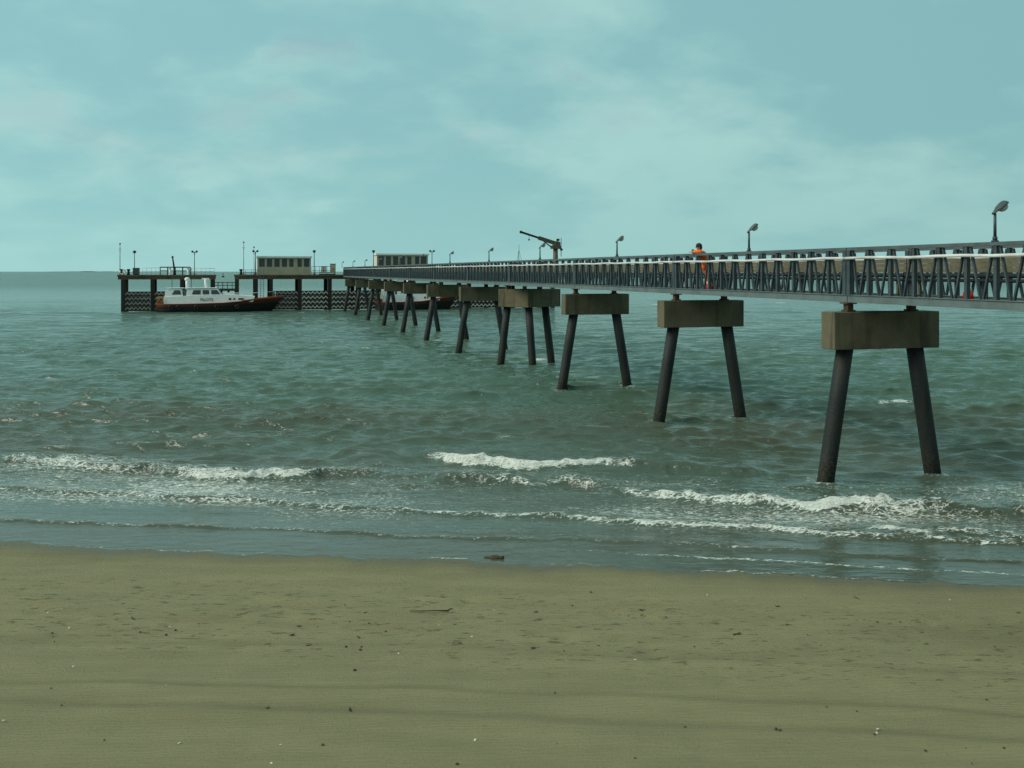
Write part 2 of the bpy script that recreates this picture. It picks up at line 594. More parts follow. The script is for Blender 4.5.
    breaker([(840, 533), (880, 532), (940, 536), (1024, 541), (1150, 548)], [0, 0.8, 0.7, 0.65, 0], [0, 0.14, 0.12, 0.10, 0], 35, wf=0.4)
    breaker([(-160, 516), (0, 521), (150, 526), (300, 530), (420, 538), (560, 540), (700, 545), (860, 556), (1024, 563)],
            [0.42, 0.44, 0.46, 0.46, 0.46, 0.34, 0.4, 0.34, 0.4], [0.045] * 9, 36, wf=0.13, back=0.5, front=0.10, lace=0.50, laceb=1.1, amp=0.07)
    breaker([(380, 541), (520, 547), (660, 556), (800, 563), (930, 571), (1024, 576), (1150, 583)], [0, 0.3, 0.65, 0.7, 0.6, 0.6, 0.4], [0.012] * 7, 37, wf=0.07, back=0.3, lace=0.2, laceb=0.4, amp=0.05)
    # thin edge of the swash
    edge = np.exp(-((q - 0.05) / 0.07) ** 2) * (0.05 + 0.62 * vnoise(X * 0.7, Y * 0, 44))
    foam = np.maximum(foam, edge)
    # lace of bubbles left between the crests
    zone = (0.62 * sstep(q, 1.3, 2.2) + 0.38 * sstep(q, 3.0, 4.5)) * (1 - sstep(q, 8.0, 12.5))
    lace = zone * (0.15 + 0.40 * vnoise(X * 0.22 + 3, Y * 0.45, 45) + 0.14 * vnoise(X * 0.9, Y * 1.7, 46))
    foam = np.maximum(foam, lace)
    # isolated whitecaps
    for (u, vv, w, dpt, i) in ((899, 405, 0.55, 0.45, 1.2), (884, 406, 0.35, 0.25, 0.8), (657, 305, 1.5, 0.9, 1.2), (780, 303, 1.3, 0.9, 1.1), (795, 312, 0.9, 0.7, 1.0), (975, 309, 0.8, 0.7, 1.0), (366, 350, 0.6, 0.5, 0.9), (537, 360, 1.1, 0.5, 0.9), (446, 353, 0.9, 0.4, 1.1), (438, 341, 0.6, 0.5, 1.0),
                               (302, 313, 1.0, 1.2, 0.7), (140, 446, 0.7, 0.25, 0.5), (60, 448, 1.3, 0.2, 0.5), (505, 439, 0.5, 0.25, 0.55), (20, 314, 9, 2.0, 0.45), (80, 313, 8, 1.2, 0.45)):
        p = at_z(u, vv)
        g = np.exp(-((X - p.x) / w) ** 2 - ((Y - p.y) / dpt) ** 2)
        foam = np.maximum(foam, i * g)
        Z = Z + 0.10 * g
    # churned rings where the nearer piles stand in the water
    for d in BENTS[1:6]:
        for sx in (-1, 1):
            c = on_pier(d, sx * 1.83)
            rad = np.hypot(X - c.x, (Y - c.y) * 0.8)
            foam = np.maximum(foam, 0.45 * np.exp(-((rad - 0.42) / 0.22) ** 2))
            Z = Z + 0.05 * np.exp(-((rad - 0.35) / 0.2) ** 2)
    # brown steep crests without foam (unbroken swell)
    for (u0, u1, vv, h) in ((170, 300, 446, 0.26), (330, 400, 458, 0.2), (700, 830, 412, 0.16), (780, 900, 432, 0.2), (930, 1024, 462, 0.22), (300, 430, 410, 0.2), (520, 640, 436, 0.16), (60, 190, 404, 0.2), (150, 260, 372, 0.22), (330, 470, 392, 0.18), (640, 760, 445, 0.15)):
        a0, a1 = at_z(u0, vv - 2), at_z(u1, vv + 4)
        t = (X - a0.x) / (a1.x - a0.x)
        yl = a0.y + t * (a1.y - a0.y) + wig(X, 0.2, 4, u0)
        g = np.exp(-((t - 0.5) / 0.42) ** 4)
        sd = Y - yl
        Z = Z + 1.1 * h * g * np.where(sd < 0, np.exp(-(sd / 0.5) ** 2), np.exp(-(sd / 1.3) ** 2))
    # the sea sheet stays under the dry sand
    Z = np.where(q < 0, 0.0 - 0.02 * np.clip(-q, 0, 3), Z)
    Z = np.where((q >= 0) & (q < 0.6), Z * sstep(q, 0, 0.6) + 0.006, Z)
    far = sstep(Y, 700, 1400)
    Z = Z * (1 - far)
    silt = 1 - sstep(q + 14 * (vnoise(X * 0.12, Y * 0.3, 71) - 0.5) * sstep(q, 4, 16), 5, 38)

    m, nt, b = new_mat("sea_water")
    pos = nt.node("ShaderNodeNewGeometry").outputs["Position"]
    at = lambda n: nt.node("ShaderNodeAttribute", attribute_name=n).outputs["Fac"]
    fm = at("foam")
    body = nt.mix(at("silt"), (0.080, 0.135, 0.096), (0.088, 0.076, 0.047))
    big = nt.noise(nt.mapping(pos, (0.02, 0.05, 1)), 1.0, 4, 0.6)
    body = nt.mix(nt.ramp(big, 0.35, 0.65, 0, 0.6), body, (0.070, 0.128, 0.098))
    st = nt.mapping(pos, (0.55, 1.3, 1.0), (0, 0, R(-8)))
    n1 = nt.noise(st, 9.5, 6, 0.72, 0.7)
    n2 = nt.noise(st, 27.0, 4, 0.65, 0.5)
    vor = nt.node("ShaderNodeTexVoronoi", feature="DISTANCE_TO_EDGE")
    wob = nt.node("ShaderNodeTexNoise")
    nt.put(wob.inputs["Vector"], st)
    wob.inputs["Scale"].default_value = 4
    wob.inputs["Detail"].default_value = 3
    wv = nt.node("ShaderNodeVectorMath", operation="MULTIPLY_ADD")
    nt.put(wv.inputs[0], wob.outputs[1])
    wv.inputs[1].default_value = (0.5, 0.5, 0.5)
    nt.put(wv.inputs[2], st)
    nt.put(vor.inputs["Vector"], wv.outputs[0])
    vor.inputs["Scale"].default_value = 6.0
    lace_n = nt.ramp(vor.outputs["Distance"], 0.0, 0.20, 1.0, 0.0)
    nn = nt.math("ADD", nt.math("MULTIPLY", n1, 0.62), nt.math("ADD", nt.math("MULTIPLY", n2, 0.34), nt.math("MULTIPLY", lace_n, 0.14)))
    th = nt.math("SUBTRACT", 0.86, nt.math("MULTIPLY", fm, 0.50))
    mask = nt.ramp(nn, nt.math("SUBTRACT", th, 0.08), nt.math("ADD", th, 0.10))
    mask = nt.math("MULTIPLY", mask, nt.ramp(fm, 0.02, 0.12))
    # thin aerated water round the foam
    body = nt.mix(nt.ramp(fm, 0.25, 1.0, 0, 0.3), body, (0.20, 0.20, 0.15))
    fcol = nt.mix(nt.ramp(nt.math("ADD", nt.math("MULTIPLY", n1, 0.5), nt.math("MULTIPLY", n2, 0.5)), 0.38, 0.60), (0.55, 0.52, 0.44), (0.95, 0.94, 0.89))
    col = nt.mix(mask, body, fcol)
    nt.put(b.inputs["Base Color"], col)
    b.inputs["Roughness"].default_value = 0.9
    b.inputs["Specular IOR Level"].default_value = 0.0
    nt.put(b.inputs["Coat Weight"], nt.ramp(mask, 0, 1, 1.0, 0.05))
    nt.put(b.inputs["Coat Roughness"], nt.math("ADD", nt.ramp(at("far"), 0, 1, 0.10, 0.26), nt.math("MULTIPLY", at("silt"), 0.10)))
    b.inputs["Coat IOR"].default_value = 1.42
    calm = at("calm")
    w1 = nt.noise(nt.mapping(pos, (0.45, 1.3, 1), (0, 0, R(-8))), 3.0, 3, 0.55, 0.4)
    w2 = nt.noise(nt.mapping(pos, (0.40, 1.2, 1), (0, 0, R(-8))), 1.0, 2, 0.5, 0.5)
    w3 = nt.noise(nt.mapping(pos, (0.30, 1.0, 1), (0, 0, R(-10))), 0.28, 2, 0.5, 0.5)
    h = nt.math("MULTIPLY", w1, nt.math("MULTIPLY", calm, 0.14))
    h = nt.math("ADD", h, nt.math("MULTIPLY", w2, nt.math("MULTIPLY", at("mid"), 0.62)))
    h = nt.math("ADD", h, nt.math("MULTIPLY", w3, nt.math("MULTIPLY", at("far"), 3.0)))
    nt.put(b.inputs["Coat Normal"], nt.bump(h, 1.0, 1.0))
    fb = nt.bump(nt.math("MULTIPLY", nt.math("ADD", n1, n2), 0.10), 1.0, 1.0)
    upv = nt.node("ShaderNodeCombineXYZ")
    upv.inputs[2].default_value = 1.0
    nm = nt.node("ShaderNodeMix", data_type="VECTOR")
    nt.put(nm.inputs[0], nt.math("MULTIPLY", mask, 0.55))
    nt.put(nm.inputs[4], upv.outputs[0])
    nt.put(nm.inputs[5], fb)
    nv = nt.node("ShaderNodeVectorMath", operation="NORMALIZE")
    nt.put(nv.inputs[0], nm.outputs[1])
    nt.put(b.inputs["Normal"], nv.outputs[0])
    o = grid_mesh("sea", X + DX, Y + DY, Z, m,
                  {"foam": np.clip(foam, 0, 1.2), "silt": silt, "calm": 0.22 + 0.78 * sstep(q, 2, 12),
                   "mid": sstep(Y, 25, 90), "far": sstep(Y, 150, 500)})
    return tag(o, kind="structure")


sea = build_sea()


def far_land():
    m = MB()
    p = [(-6200, 11000, 0)]
    n = 60
    top, bot = [], []
    x0, x1, y = -4950, -4050, 10500
    for i in range(n + 1):
        t = i / n
        z = 9 * math.sin(math.pi * t) ** 0.6 * (0.7 + 0.3 * math.sin(t * 23) * math.sin(t * 7 + 1)) + 1
        top.append((x0 + (x1 - x0) * t, z))
    for (a, za), (b_, zb) in zip(top, top[1:]):
        m.hexa([(a, y, -2), (b_, y, -2), (b_, y + 300, -2), (a, y + 300, -2)], [(a, y + 90, za), (b_, y + 90, zb), (b_, y + 200, zb), (a, y + 200, za)])
    o = m.build("far_shore", M["land"])
    tag(o, kind="structure")


far_land()

ZB, ZT = 5.12, 6.685        # underside of the bottom chord, top of the top chord
CAP_T, CAP_B = 4.87, 3.79
ORD = ["first", "second", "third", "fourth", "fifth", "sixth", "seventh", "eighth", "ninth", "tenth", "eleventh"]


def pile_mesh(mb, wd, top, bot, r0, r1, zsplit=None):
    mb.tube([top, bot], [r0, r1], 18)


def make_bent():
    root = empty("pile_bent", (0, 0, 0), TH, "x", "pile bent", "concrete capped pile bents carrying the pier")
    mb = MB()
    mb.box(-1.72, 1.76, -0.33, 0.33, CAP_B, CAP_T - 0.02)
    mb.build("cap_beam", M["concrete"], root, 0.025)
    for s in (-1, 1):
        t, b_ = Vector((s * 1.16, 0, CAP_B + 0.05)), Vector((s * 2.0, 0, -1.2))
        dv = (b_ - t)
        f = lambda z: t + dv * ((t.z - z) / (t.z - b_.z))
        mb = MB()
        mb.tube([t, f(2.3), f(0.55), f(-1.2)], 0.237, 20)
        mb.build("pile", M["pile"], root)
        mb = MB()
        mb.box(s * 1.05 - 0.09, s * 1.05 + 0.09, -0.11, 0.11, CAP_T - 0.01, ZB - 0.045)
        mb.box(s * 1.05 - 0.17, s * 1.05 + 0.17, -0.17, 0.17, ZB - 0.045, ZB - 0.003)
        mb.box(s * 1.05 - 0.14, s * 1.05 + 0.14, -0.15, 0.15, CAP_T - 0.012, CAP_T + 0.03)
        mb.build("bearing", M["bearing"], root)
    return root


def make_anchor(d):
    root = empty("anchor_bent", on_pier(d), TH, "pile bent with pointed wide cap and three piles, fourth seen from the beach", "pile bent",
                 "concrete capped pile bents carrying the pier")
    mb = MB()
    mb.prism([(-1.35, 1.7), (-1.58, 0.9), (-0.15, -1.0), (2.45, 0.4), (2.45, 1.7)], CAP_B - 0.05, CAP_T - 0.0)
    mb.build("cap_beam", M["concrete"], root, 0.03)
    for (tx, ty, bx, by) in ((-0.95, 1.0, -1.5, 1.2), (0.1, -0.25, 0.35, -0.6), (1.55, 0.9, 2.2, 1.1)):
        t, b_ = Vector((tx, ty, CAP_B)), Vector((bx, by, -1.2))
        f = lambda z: t + (b_ - t) * ((t.z - z) / (t.z - b_.z))
        mb = MB()
        mb.tube([t, f(2), f(0.5), f(-1.2)], 0.24, 18)
        mb.build("pile", M["pile"], root)
    for s in (-1, 1):
        mb = MB()
        mb.box(s * 1.05 - 0.13, s * 1.05 + 0.13, 0.3, 0.6, CAP_T - 0.01, ZB - 0.045)
        mb.box(s * 1.05 - 0.24, s * 1.05 + 0.24, 0.2, 0.7, ZB - 0.045, ZB - 0.003)
        mb.build("bearing", M["bearing"], root)
    return root


bent0 = make_bent()
bent_lab = {
    0: "pile bent at the water's edge carrying the landward end of the pier",
    1: "tall pile bent with streaked concrete cap standing in surf nearest the beach",
    2: "pile bent below the person in orange, second largest of the row",
    3: "third concrete capped pile bent out from the beach, right of the pointed cap",
    5: "pile bent right behind the pointed three-pile bent, on its left",
    6: "pile bent in front of the far boat's orange bow",
    7: "pile bent in front of the far boat's white cabin, seventh from the beach",
    8: "pile bent in front of the far boat's stern mast, eighth from the beach",
    9: "ninth pile bent from the beach, third from the pierhead",
    10: "tenth pile bent from the beach, second from the pierhead",
    11: "smallest pile bent at the seaward end of the row, next to the zigzag fenders",
}
first = True
for i, d in enumerate(BENTS):
    if i == 4:
        make_anchor(d)
        continue
    o = bent0 if first else copy_tree(bent0)
    first = False
    o.location = on_pier(d)
    o["label"] = bent_lab[i]

# ------------------------------------------------------------------ walkway spans
LSP = 11.4 * K
NP = 12


def make_span():
    root = empty("walkway_span", (0, 0, 0), TH, "x", "pier span", "steel truss spans of the pier walkway")
    g = 0.02
    pw = LSP / NP
    ztc = ZT - 0.085
    zbc = ZB + 0.20
    # deck
    mb = MB()
    mb.box(-0.93, 0.93, g, LSP - g, ZB + 0.06, ZB + 0.15)
    for i in range(NP + 1):
        y = min(max(i * pw, 0.12), LSP - 0.12)
        mb.box(-0.97, 0.97, y - 0.05, y + 0.05, ZB + 0.01, ZB + 0.057)
    mb.build("deck", M["deck"], root)
    for s in (-1, 1):
        x = s * 1.05
        mb = MB()
        mb.box(x - 0.07, x + 0.07, g, LSP - g, ztc, ZT)
        mb.build("top_chord", M["steel_top"], root)
        mb = MB()
        mb.box(x - 0.04, x + 0.04, g, LSP - g, ZB + 0.02, zbc)
        mb.box(x - 0.10, x + 0.10, g, LSP - g, ZB, ZB + 0.0195)
        mb.box(x - 0.075, x + 0.075, g, LSP - g, zbc + 0.0005, zbc + 0.02)
        mb.build("bottom_chord", M["steel_light"], root)
        for i in range(NP + 1):
            w = 0.16 if i in (0, NP) else 0.10
            y = g + w / 2 if i == 0 else LSP - g - w / 2 if i == NP else i * pw
            mb = MB()
            mb.box(x - w / 2, x + w / 2, y - w / 2, y + w / 2, zbc + 0.021, ztc - 0.001)
            mb.build("post", M["steel_dark"], root)
            for t in (-1, 1):
                if (i == 0 and t < 0) or (i == NP and t > 0):
                    continue
                mb = MB()
                mb.bar((x + 0.012, y + t * 0.11, ztc - 0.02), (x + 0.012, i * pw + t * pw * 0.45, zbc + 0.02), 0.052, 0.06, (1, 0, 0))
                mb.build("diagonal", M["steel_dark"], root)
        # pale pipe handrail clamped outside the near truss, inside the far one
        mb = MB()
        xx = x - 0.115
        pts = [(xx, g + (LSP - 2 * g) * k / 12, 6.375 + 0.014 * math.sin(k * 1.9) * (0 < k < 12)) for k in range(13)]
        mb.tube(pts, 0.042, 10)
        mb.build("rail_pipe", M["galv"], root)
    # boarding and cable tray on the far side
    mb = MB()
    for k in range(3):
        z = 5.975 + k * 0.132
        mb.box(0.90, 0.93, g, LSP - g, z, z + 0.127)
    for k in range(5):
        y = 0.5 + k * (LSP - 1) / 4
        mb.box(0.931, 0.985, y - 0.04, y + 0.04, 5.33, 6.36)
    mb.build("board_screen", M["boards"], root)
    mb = MB()
    mb.tube([(0.84, g, 5.89), (0.84, LSP - g, 5.89)], 0.065, 10)
    mb.tube([(0.84, g, 5.76), (0.84, LSP - g, 5.76)], 0.05, 10)
    mb.build("service_pipe", M["cable"], root)
    return root


span0 = make_span()
span_lab = ["truss span at right edge with the red and white cone on its deck",
            "truss span carrying the second lamp post from the right",
            "truss span with the person in orange leaning on it",
            "truss span ending at the pointed three-pile bent, on its right",
            "truss span just seaward of the pointed three-pile bent",
            "truss span passing in front of the far boat's bow",
            "truss span passing in front of the far boat's wheelhouse",
            "truss span passing in front of the far boat's stern",
            "fourth truss span from the pierhead, in front of the right shelter",
            "third truss span back from the seaward pierhead",
            "truss span next to the last one before the pierhead",
            "last truss span of the walkway, landing on the pierhead"]
ends = BENTS + [158.2]
for i in range(12):
    o = span0 if i == 0 else copy_tree(span0)
    o.location = on_pier(ends[i])
    o.scale = (1, (ends[i + 1] - ends[i]) * K / LSP, 1)
    o["label"] = span_lab[i]

# ------------------------------------------------------------------ pier lamps


def make_lamp():
    root = empty("lamp_post", (0, 0, 0), TH, "x", "lamp post", "lamp posts along the pier walkway")
    mb = MB()
    mb.tube([(0, 0, 0), (0, 0, 0.03)], 0.085, 12)
    mb.tube([(0, 0, 0.03), (0, 0, 0.12)], 0.055, 12)
    mb.tube([(0, 0, 0.12), (0, 0, 0.66)], [0.036, 0.032], 12)
    mb.build("pole", M["steel_dark"], root)
    # tilted lantern: tapering hood with a lens underneath
    hd = MB()
    a = R(38)
    ex, ez = Vector((math.cos(a), 0, math.sin(a))), Vector((-math.sin(a), 0, math.cos(a)))
    o = Vector((-0.06, 0, 0.64))
    st = [(0.0, 0.035, 0.03, 0.02), (0.08, 0.05, 0.04, 0.02), (0.20, 0.11, 0.065, 0.025), (0.34, 0.14, 0.075, 0.02), (0.43, 0.13, 0.07, 0.02), (0.47, 0.07, 0.03, 0.02)]
    rings = []
    for (l, w, up, dn) in st:
        c = o + ex * l
        rings.append([hd.bm.verts.new(c + Vector((0, w * math.cos(t), 0)) + ez * ((up if math.sin(t) > 0 else dn) * math.sin(t))) for t in [2 * math.pi * k / 14 for k in range(14)]])
    for r1, r2 in zip(rings, rings[1:]):
        for k in range(14):
            f = hd.bm.faces.new([r1[k], r1[(k + 1) % 14], r2[(k + 1) % 14], r2[k]])
            f.smooth = True
    hd.bm.faces.new(rings[0])
    hd.bm.faces.new(rings[-1])
    h = hd.build("lamp_head", M["lamphood"], root)
    mb = MB()
    mb.bm.verts.ensure_lookup_table()
    c = o + ex * 0.32 - ez * 0.05
    rt = Matrix((( ex.x, 0, ez.x), (0, 1, 0), (ex.z, 0, ez.z))).to_4x4()
    res = bmesh.ops.create_uvsphere(mb.bm, u_segments=12, v_segments=8, radius=1, matrix=Matrix.Translation(c) @ rt @ Matrix.Diagonal((0.125, 0.115, 0.085, 1)))
    for f in mb.bm.faces:
        f.smooth = True
    mb.build("lens", M["lens"], h)
    return root


lamp0 = make_lamp()
A_near = None
lamp_us = [995, 749, 617, 540, 489, 450, 421, 399, 379, 365, 353, 342]
lamp_lab = ["large lamp post on the pier near the right edge of the photo",
            "lamp post to the right of the person in orange",
            "lamp post on the pier between the person and the crane",
            "lamp post whose head stands in front of the crane jib",
            "lamp post on the pier left of the crane and tripod mast",
            "lamp post on the walkway just right of the far shelter's free standing mast",
            "lamp post on the walkway in front of the right end of the far shelter",
            "lamp post on the walkway in front of the middle of the far shelter",
            "lamp post on the walkway at the left end of the far shelter",
            "third lamp post of the walkway counted from the pierhead",
            "second lamp post of the walkway counted from the pierhead",
            "last and smallest lamp post of the walkway, by the pierhead"]
for i, u in enumerate(lamp_us):
    e = O1 - BX * 1.05
    k = (u - 512) / F
    # point on near truss line with that bearing
    s_ = (k * e.y - e.x) / (AX.x - k * AX.y)
    p = e + AX * s_
    o = lamp0 if i == 0 else copy_tree(lamp0)
    o.location = (p.x, p.y, ZT + 0.002)
    o["label"] = lamp_lab[i]

# ------------------------------------------------------------------ cones on the deck


def make_cone():
    root = empty("traffic_cone", (0, 0, 0), 0, "x", "cone", "small cones on the pier deck")
    mb = MB()
    mb.box(-0.18, 0.18, -0.18, 0.18, 0, 0.03)
    mb.tube([(0, 0, 0.03), (0, 0, 0.24)], [0.15, 0.105], 16)
    mb.build("base", M["red"], root)
    mb = MB()
    mb.tube([(0, 0, 0.241), (0, 0, 0.36)], [0.102, 0.07], 16)
    mb.build("sleeve", M["white"], root)
    mb = MB()
    mb.tube([(0, 0, 0.361), (0, 0, 0.46)], [0.056, 0.03], 16)
    mb.build("tip", M["red"], root)
    return root


c0 = make_cone()
DZ = ZB + 0.152
for i, (u, off, lab) in enumerate(((968, -0.72, "red and white cone on the deck near the right edge"), (709, -0.6, "red and white cone beside the person in orange"))):
    o = c0 if i == 0 else copy_tree(c0)
    e = O1 + BX * off
    k = (u - 512) / F
    p = e + AX * ((k * e.y - e.x) / (AX.x - k * AX.y))
    o.location = (p.x, p.y, DZ)
    o["label"] = lab

# ------------------------------------------------------------------ person


def skin_mesh(name, verts, edges, radii, mat, parent, sub=2, root_i=0):
    me = bpy.data.meshes.new(name)
    me.from_pydata(verts, edges, [])
    o = bpy.data.objects.new(name, me)
    COL.objects.link(o)
    md = o.modifiers.new("skin", "SKIN")
    md.use_smooth_shade = True
    sv = me.skin_vertices[0].data if me.skin_vertices else None
    if sv is None:
        bpy.context.view_layer.objects.active = o
        bm = bmesh.new()
        bm.from_mesh(me)
        lay = bm.verts.layers.skin.verify()
        bm.verts.ensure_lookup_table()
        for i, v in enumerate(bm.verts):
            r = radii[i]
            v[lay].radius = r if isinstance(r, tuple) else (r, r)
            v[lay].use_root = i == root_i
        bm.to_mesh(me)
        bm.free()
    else:
        for i, r in enumerate(radii):
            sv[i].radius = r if isinstance(r, tuple) else (r, r)
            sv[i].use_root = i == root_i
    sd = o.modifiers.new("sub", "SUBSURF")
    sd.levels = sub
    sd.render_levels = sub
    bpy.context.view_layer.update()
    m2 = bpy.data.meshes.new_from_object(o.evaluated_get(bpy.context.evaluated_depsgraph_get()))
    bpy.data.objects.remove(o)
    m2.name = name
    m2.materials.clear()
    m2.materials.append(mat)
    for p in m2.polygons:
        p.use_smooth = True
    r = bpy.data.objects.new(name, m2)
    COL.objects.link(r)
    if parent:
        r.parent = parent
    return r


def make_person():
    # faces local +Y, standing with both forearms resting on the top chord of the truss
    V = {
        "pel": (0, -0.02, 0.95), "wai": (0, 0.05, 1.10), "che": (0, 0.15, 1.29), "shl": (0, 0.22, 1.43), "nek": (0, 0.27, 1.51), "hd1": (0, 0.32, 1.59), "hd2": (0, 0.345, 1.67), "hd3": (0, 0.335, 1.745),
        "hl": (-0.09, -0.02, 0.90), "kl": (-0.11, 0.04, 0.50), "al": (-0.12, -0.04, 0.10), "fl": (-0.13, 0.13, 0.045),
        "hr": (0.09, -0.02, 0.90), "kr": (0.12, -0.10, 0.50), "ar": (0.13, -0.30, 0.10), "fr": (0.14, -0.13, 0.045),
        "sl": (-0.19, 0.23, 1.42), "el": (-0.25, 0.40, 1.475), "wl": (-0.06, 0.60, 1.475), "nl": (0.0, 0.65, 1.47),
        "sr": (0.19, 0.23, 1.42), "er": (0.25, 0.40, 1.475), "wr": (0.07, 0.54, 1.50), "nr": (0.0, 0.57, 1.535),
    }
    names = list(V)
    E = [("pel", "wai"), ("wai", "che"), ("che", "shl"), ("shl", "nek"), ("nek", "hd1"), ("hd1", "hd2"), ("hd2", "hd3"),
         ("pel", "hl"), ("hl", "kl"), ("kl", "al"), ("al", "fl"), ("pel", "hr"), ("hr", "kr"), ("kr", "ar"), ("ar", "fr"),
         ("shl", "sl"), ("sl", "el"), ("el", "wl"), ("wl", "nl"), ("shl", "sr"), ("sr", "er"), ("er", "wr"), ("wr", "nr")]
    Rd = {"pel": (0.14, 0.10), "wai": (0.13, 0.10), "che": (0.16, 0.11), "shl": (0.13, 0.09), "nek": 0.058, "hd1": 0.08, "hd2": 0.095, "hd3": 0.07,
          "hl": 0.085, "kl": 0.06, "al": 0.042, "fl": 0.036, "hr": 0.085, "kr": 0.06, "ar": 0.042, "fr": 0.036,
          "sl": 0.06, "el": 0.045, "wl": 0.03, "nl": 0.035, "sr": 0.06, "er": 0.045, "wr": 0.03, "nr": 0.035}
    e = O1 - BX * (1.05 - 0.46)
    k = (706.5 - 512) / F
    p = e + AX * ((k * e.y - e.x) / (AX.x - k * AX.y))
    root = empty("person", (p.x, p.y, DZ), TH + R(90), "person in orange work clothes with dark hair leaning forearms on the pier rail", "person")
    ix = {n: i for i, n in enumerate(names)}
    body = skin_mesh("body", [V[n] for n in names], [(ix[a], ix[b]) for a, b in E], [Rd[n] for n in names], M["skin"], root)
    # hands: five fingers each
    fm = MB()
    for n, wn, sgn in (("nl", "wl", -1), ("nr", "wr", 1)):
        h, w = Vector(V[n]), Vector(V[wn])
        d = (h - w).normalized()
        sd = d.cross(Vector((0, 0, 1))).normalized() * 0.9 + Vector((0, 0, 0.2))
        for j, ln in enumerate((0.07, 0.085, 0.08, 0.065)):
            b0 = h + d * 0.015 + sd * (0.028 - 0.018 * j)
            fm.tube([b0, b0 + d * ln * 0.55, b0 + d * ln * 0.8 + Vector((-sgn * 0.025, 0, 0))], [0.010, 0.009, 0.007], 6)
        b0 = h - d * 0.03 + sd * 0.03
        fm.tube([b0, b0 + d * 0.03 + sd * 0.02, b0 + d * 0.06 + sd * 0.022], [0.012, 0.010, 0.008], 6)
    # ears and nose
    for sx in (-1, 1):
        fm.ball((sx * 0.092, 0.335, 1.66), 0.028, (0.4, 0.7, 1.1), 8, 6)
    fm.ball((0, 0.445, 1.65), 0.018, (0.8, 1.1, 1.3), 8, 6)
    fm.build("hands_and_face", M["skin"], body)

    def cloth(name, keep, grow, mat, over={}):
        vs = {n: over.get(n, V[n]) for n in keep}
        nm = list(vs)
        ii = {n: i for i, n in enumerate(nm)}
        rr = []
        for n in nm:
            r = Rd[n]
            rr.append(tuple(x + grow for x in r) if isinstance(r, tuple) else r + grow)
        return skin_mesh(name, [vs[n] for n in nm], [(ii[a], ii[b]) for a, b in E if a in ii and b in ii], rr, mat, root)

    jk = cloth("jacket", ["pel", "wai", "che", "shl", "nek", "sl", "el", "wl", "sr", "er", "wr"], 0.040, M["hivis"],
               {"nek": (0, 0.25, 1.485), "pel": (0, -0.02, 0.88)})
    cloth("trousers", ["pel", "hl", "kl", "al", "hr", "kr", "ar"], 0.02, M["hivis"])
    for a, b_ in (("al", "fl"), ("ar", "fr")):
        va, vb = Vector(V[a]), Vector(V[b_])
        mb = MB()
        mb.tube([va + Vector((0, 0, 0.08)), va + Vector((0, -0.02, -0.03)), va * 0.4 + vb * 0.6 + Vector((0, 0, -0.005)), vb + Vector((0, 0.03, 0.005))], [0.062, 0.06, 0.052, 0.035], 10)
        mb.build("boot", M["boot"], root)
    hm = MB()
    hm.ball((0, 0.315, 1.705), 0.112, (1.0, 1.1, 1.0), 14, 10)
    hm.ball((0, 0.265, 1.645), 0.098, (1.0, 0.8, 1.15), 12, 8)
    hm.build("hair", M["hair"], root)
    return root


make_person()

# ------------------------------------------------------------------ pierhead
PH = Vector((18.729 + SL * 158.6, 158.6, 0))
DK = 5.5       # deck level
DB = 4.80      # underside of the deck beam


def tu(u, off=0.0):
    """position along the pierhead front at a bearing; off = metres seaward of its front"""
    k = (u - 512) / F
    e = PH + AX * off
    return (k * e.y - e.x) / (BX.x - k * BX.y)


def ph(t, off=0.0, z=0.0):
    p = PH + BX * t + AX * off
    return Vector((p.x, p.y, z))


RZ = TH   # local x along the pierhead, local y seaward


def zigzag_panel(root, t0, t1, z0, z1, y=0.1):
    mb = MB()
    k = 8
    for i in range(k):
        za, zb = z0 + (z1 - z0) * i / k, z0 + (z1 - z0) * (i + 1) / k - 0.012
        mb.box(t0, t1, y, y + 0.10, za, zb)
    f = mb.build("fender_panel", M["timber"], root)
    rows = 4
    hgt = (z1 - z0) / rows
    w = 0.085
    for r_ in range(rows):
        zc = z0 + hgt * (r_ + 0.55)
        mb = MB()
        m_ = max(4, 2 * round((t1 - t0) / 0.64))
        pts = [(t0 + (t1 - t0) * j / m_, zc + (0.17 if j % 2 else -0.17)) for j in range(m_ + 1)]
        for (xa, za), (xb, zb) in zip(pts, pts[1:]):
            mb.hexa([(xa, y - 0.03, za - w), (xb, y - 0.03, zb - w), (xb, y - 0.004, zb - w), (xa, y - 0.004, za - w)],
                    [(xa, y - 0.03, za + w), (xb, y - 0.03, zb + w), (xb, y - 0.004, zb + w), (xa, y - 0.004, za + w)])
        mb.build("zigzag_strip", M["zigzag"] if t0 < 4 - 14 else M["zigzag_pale"], f)


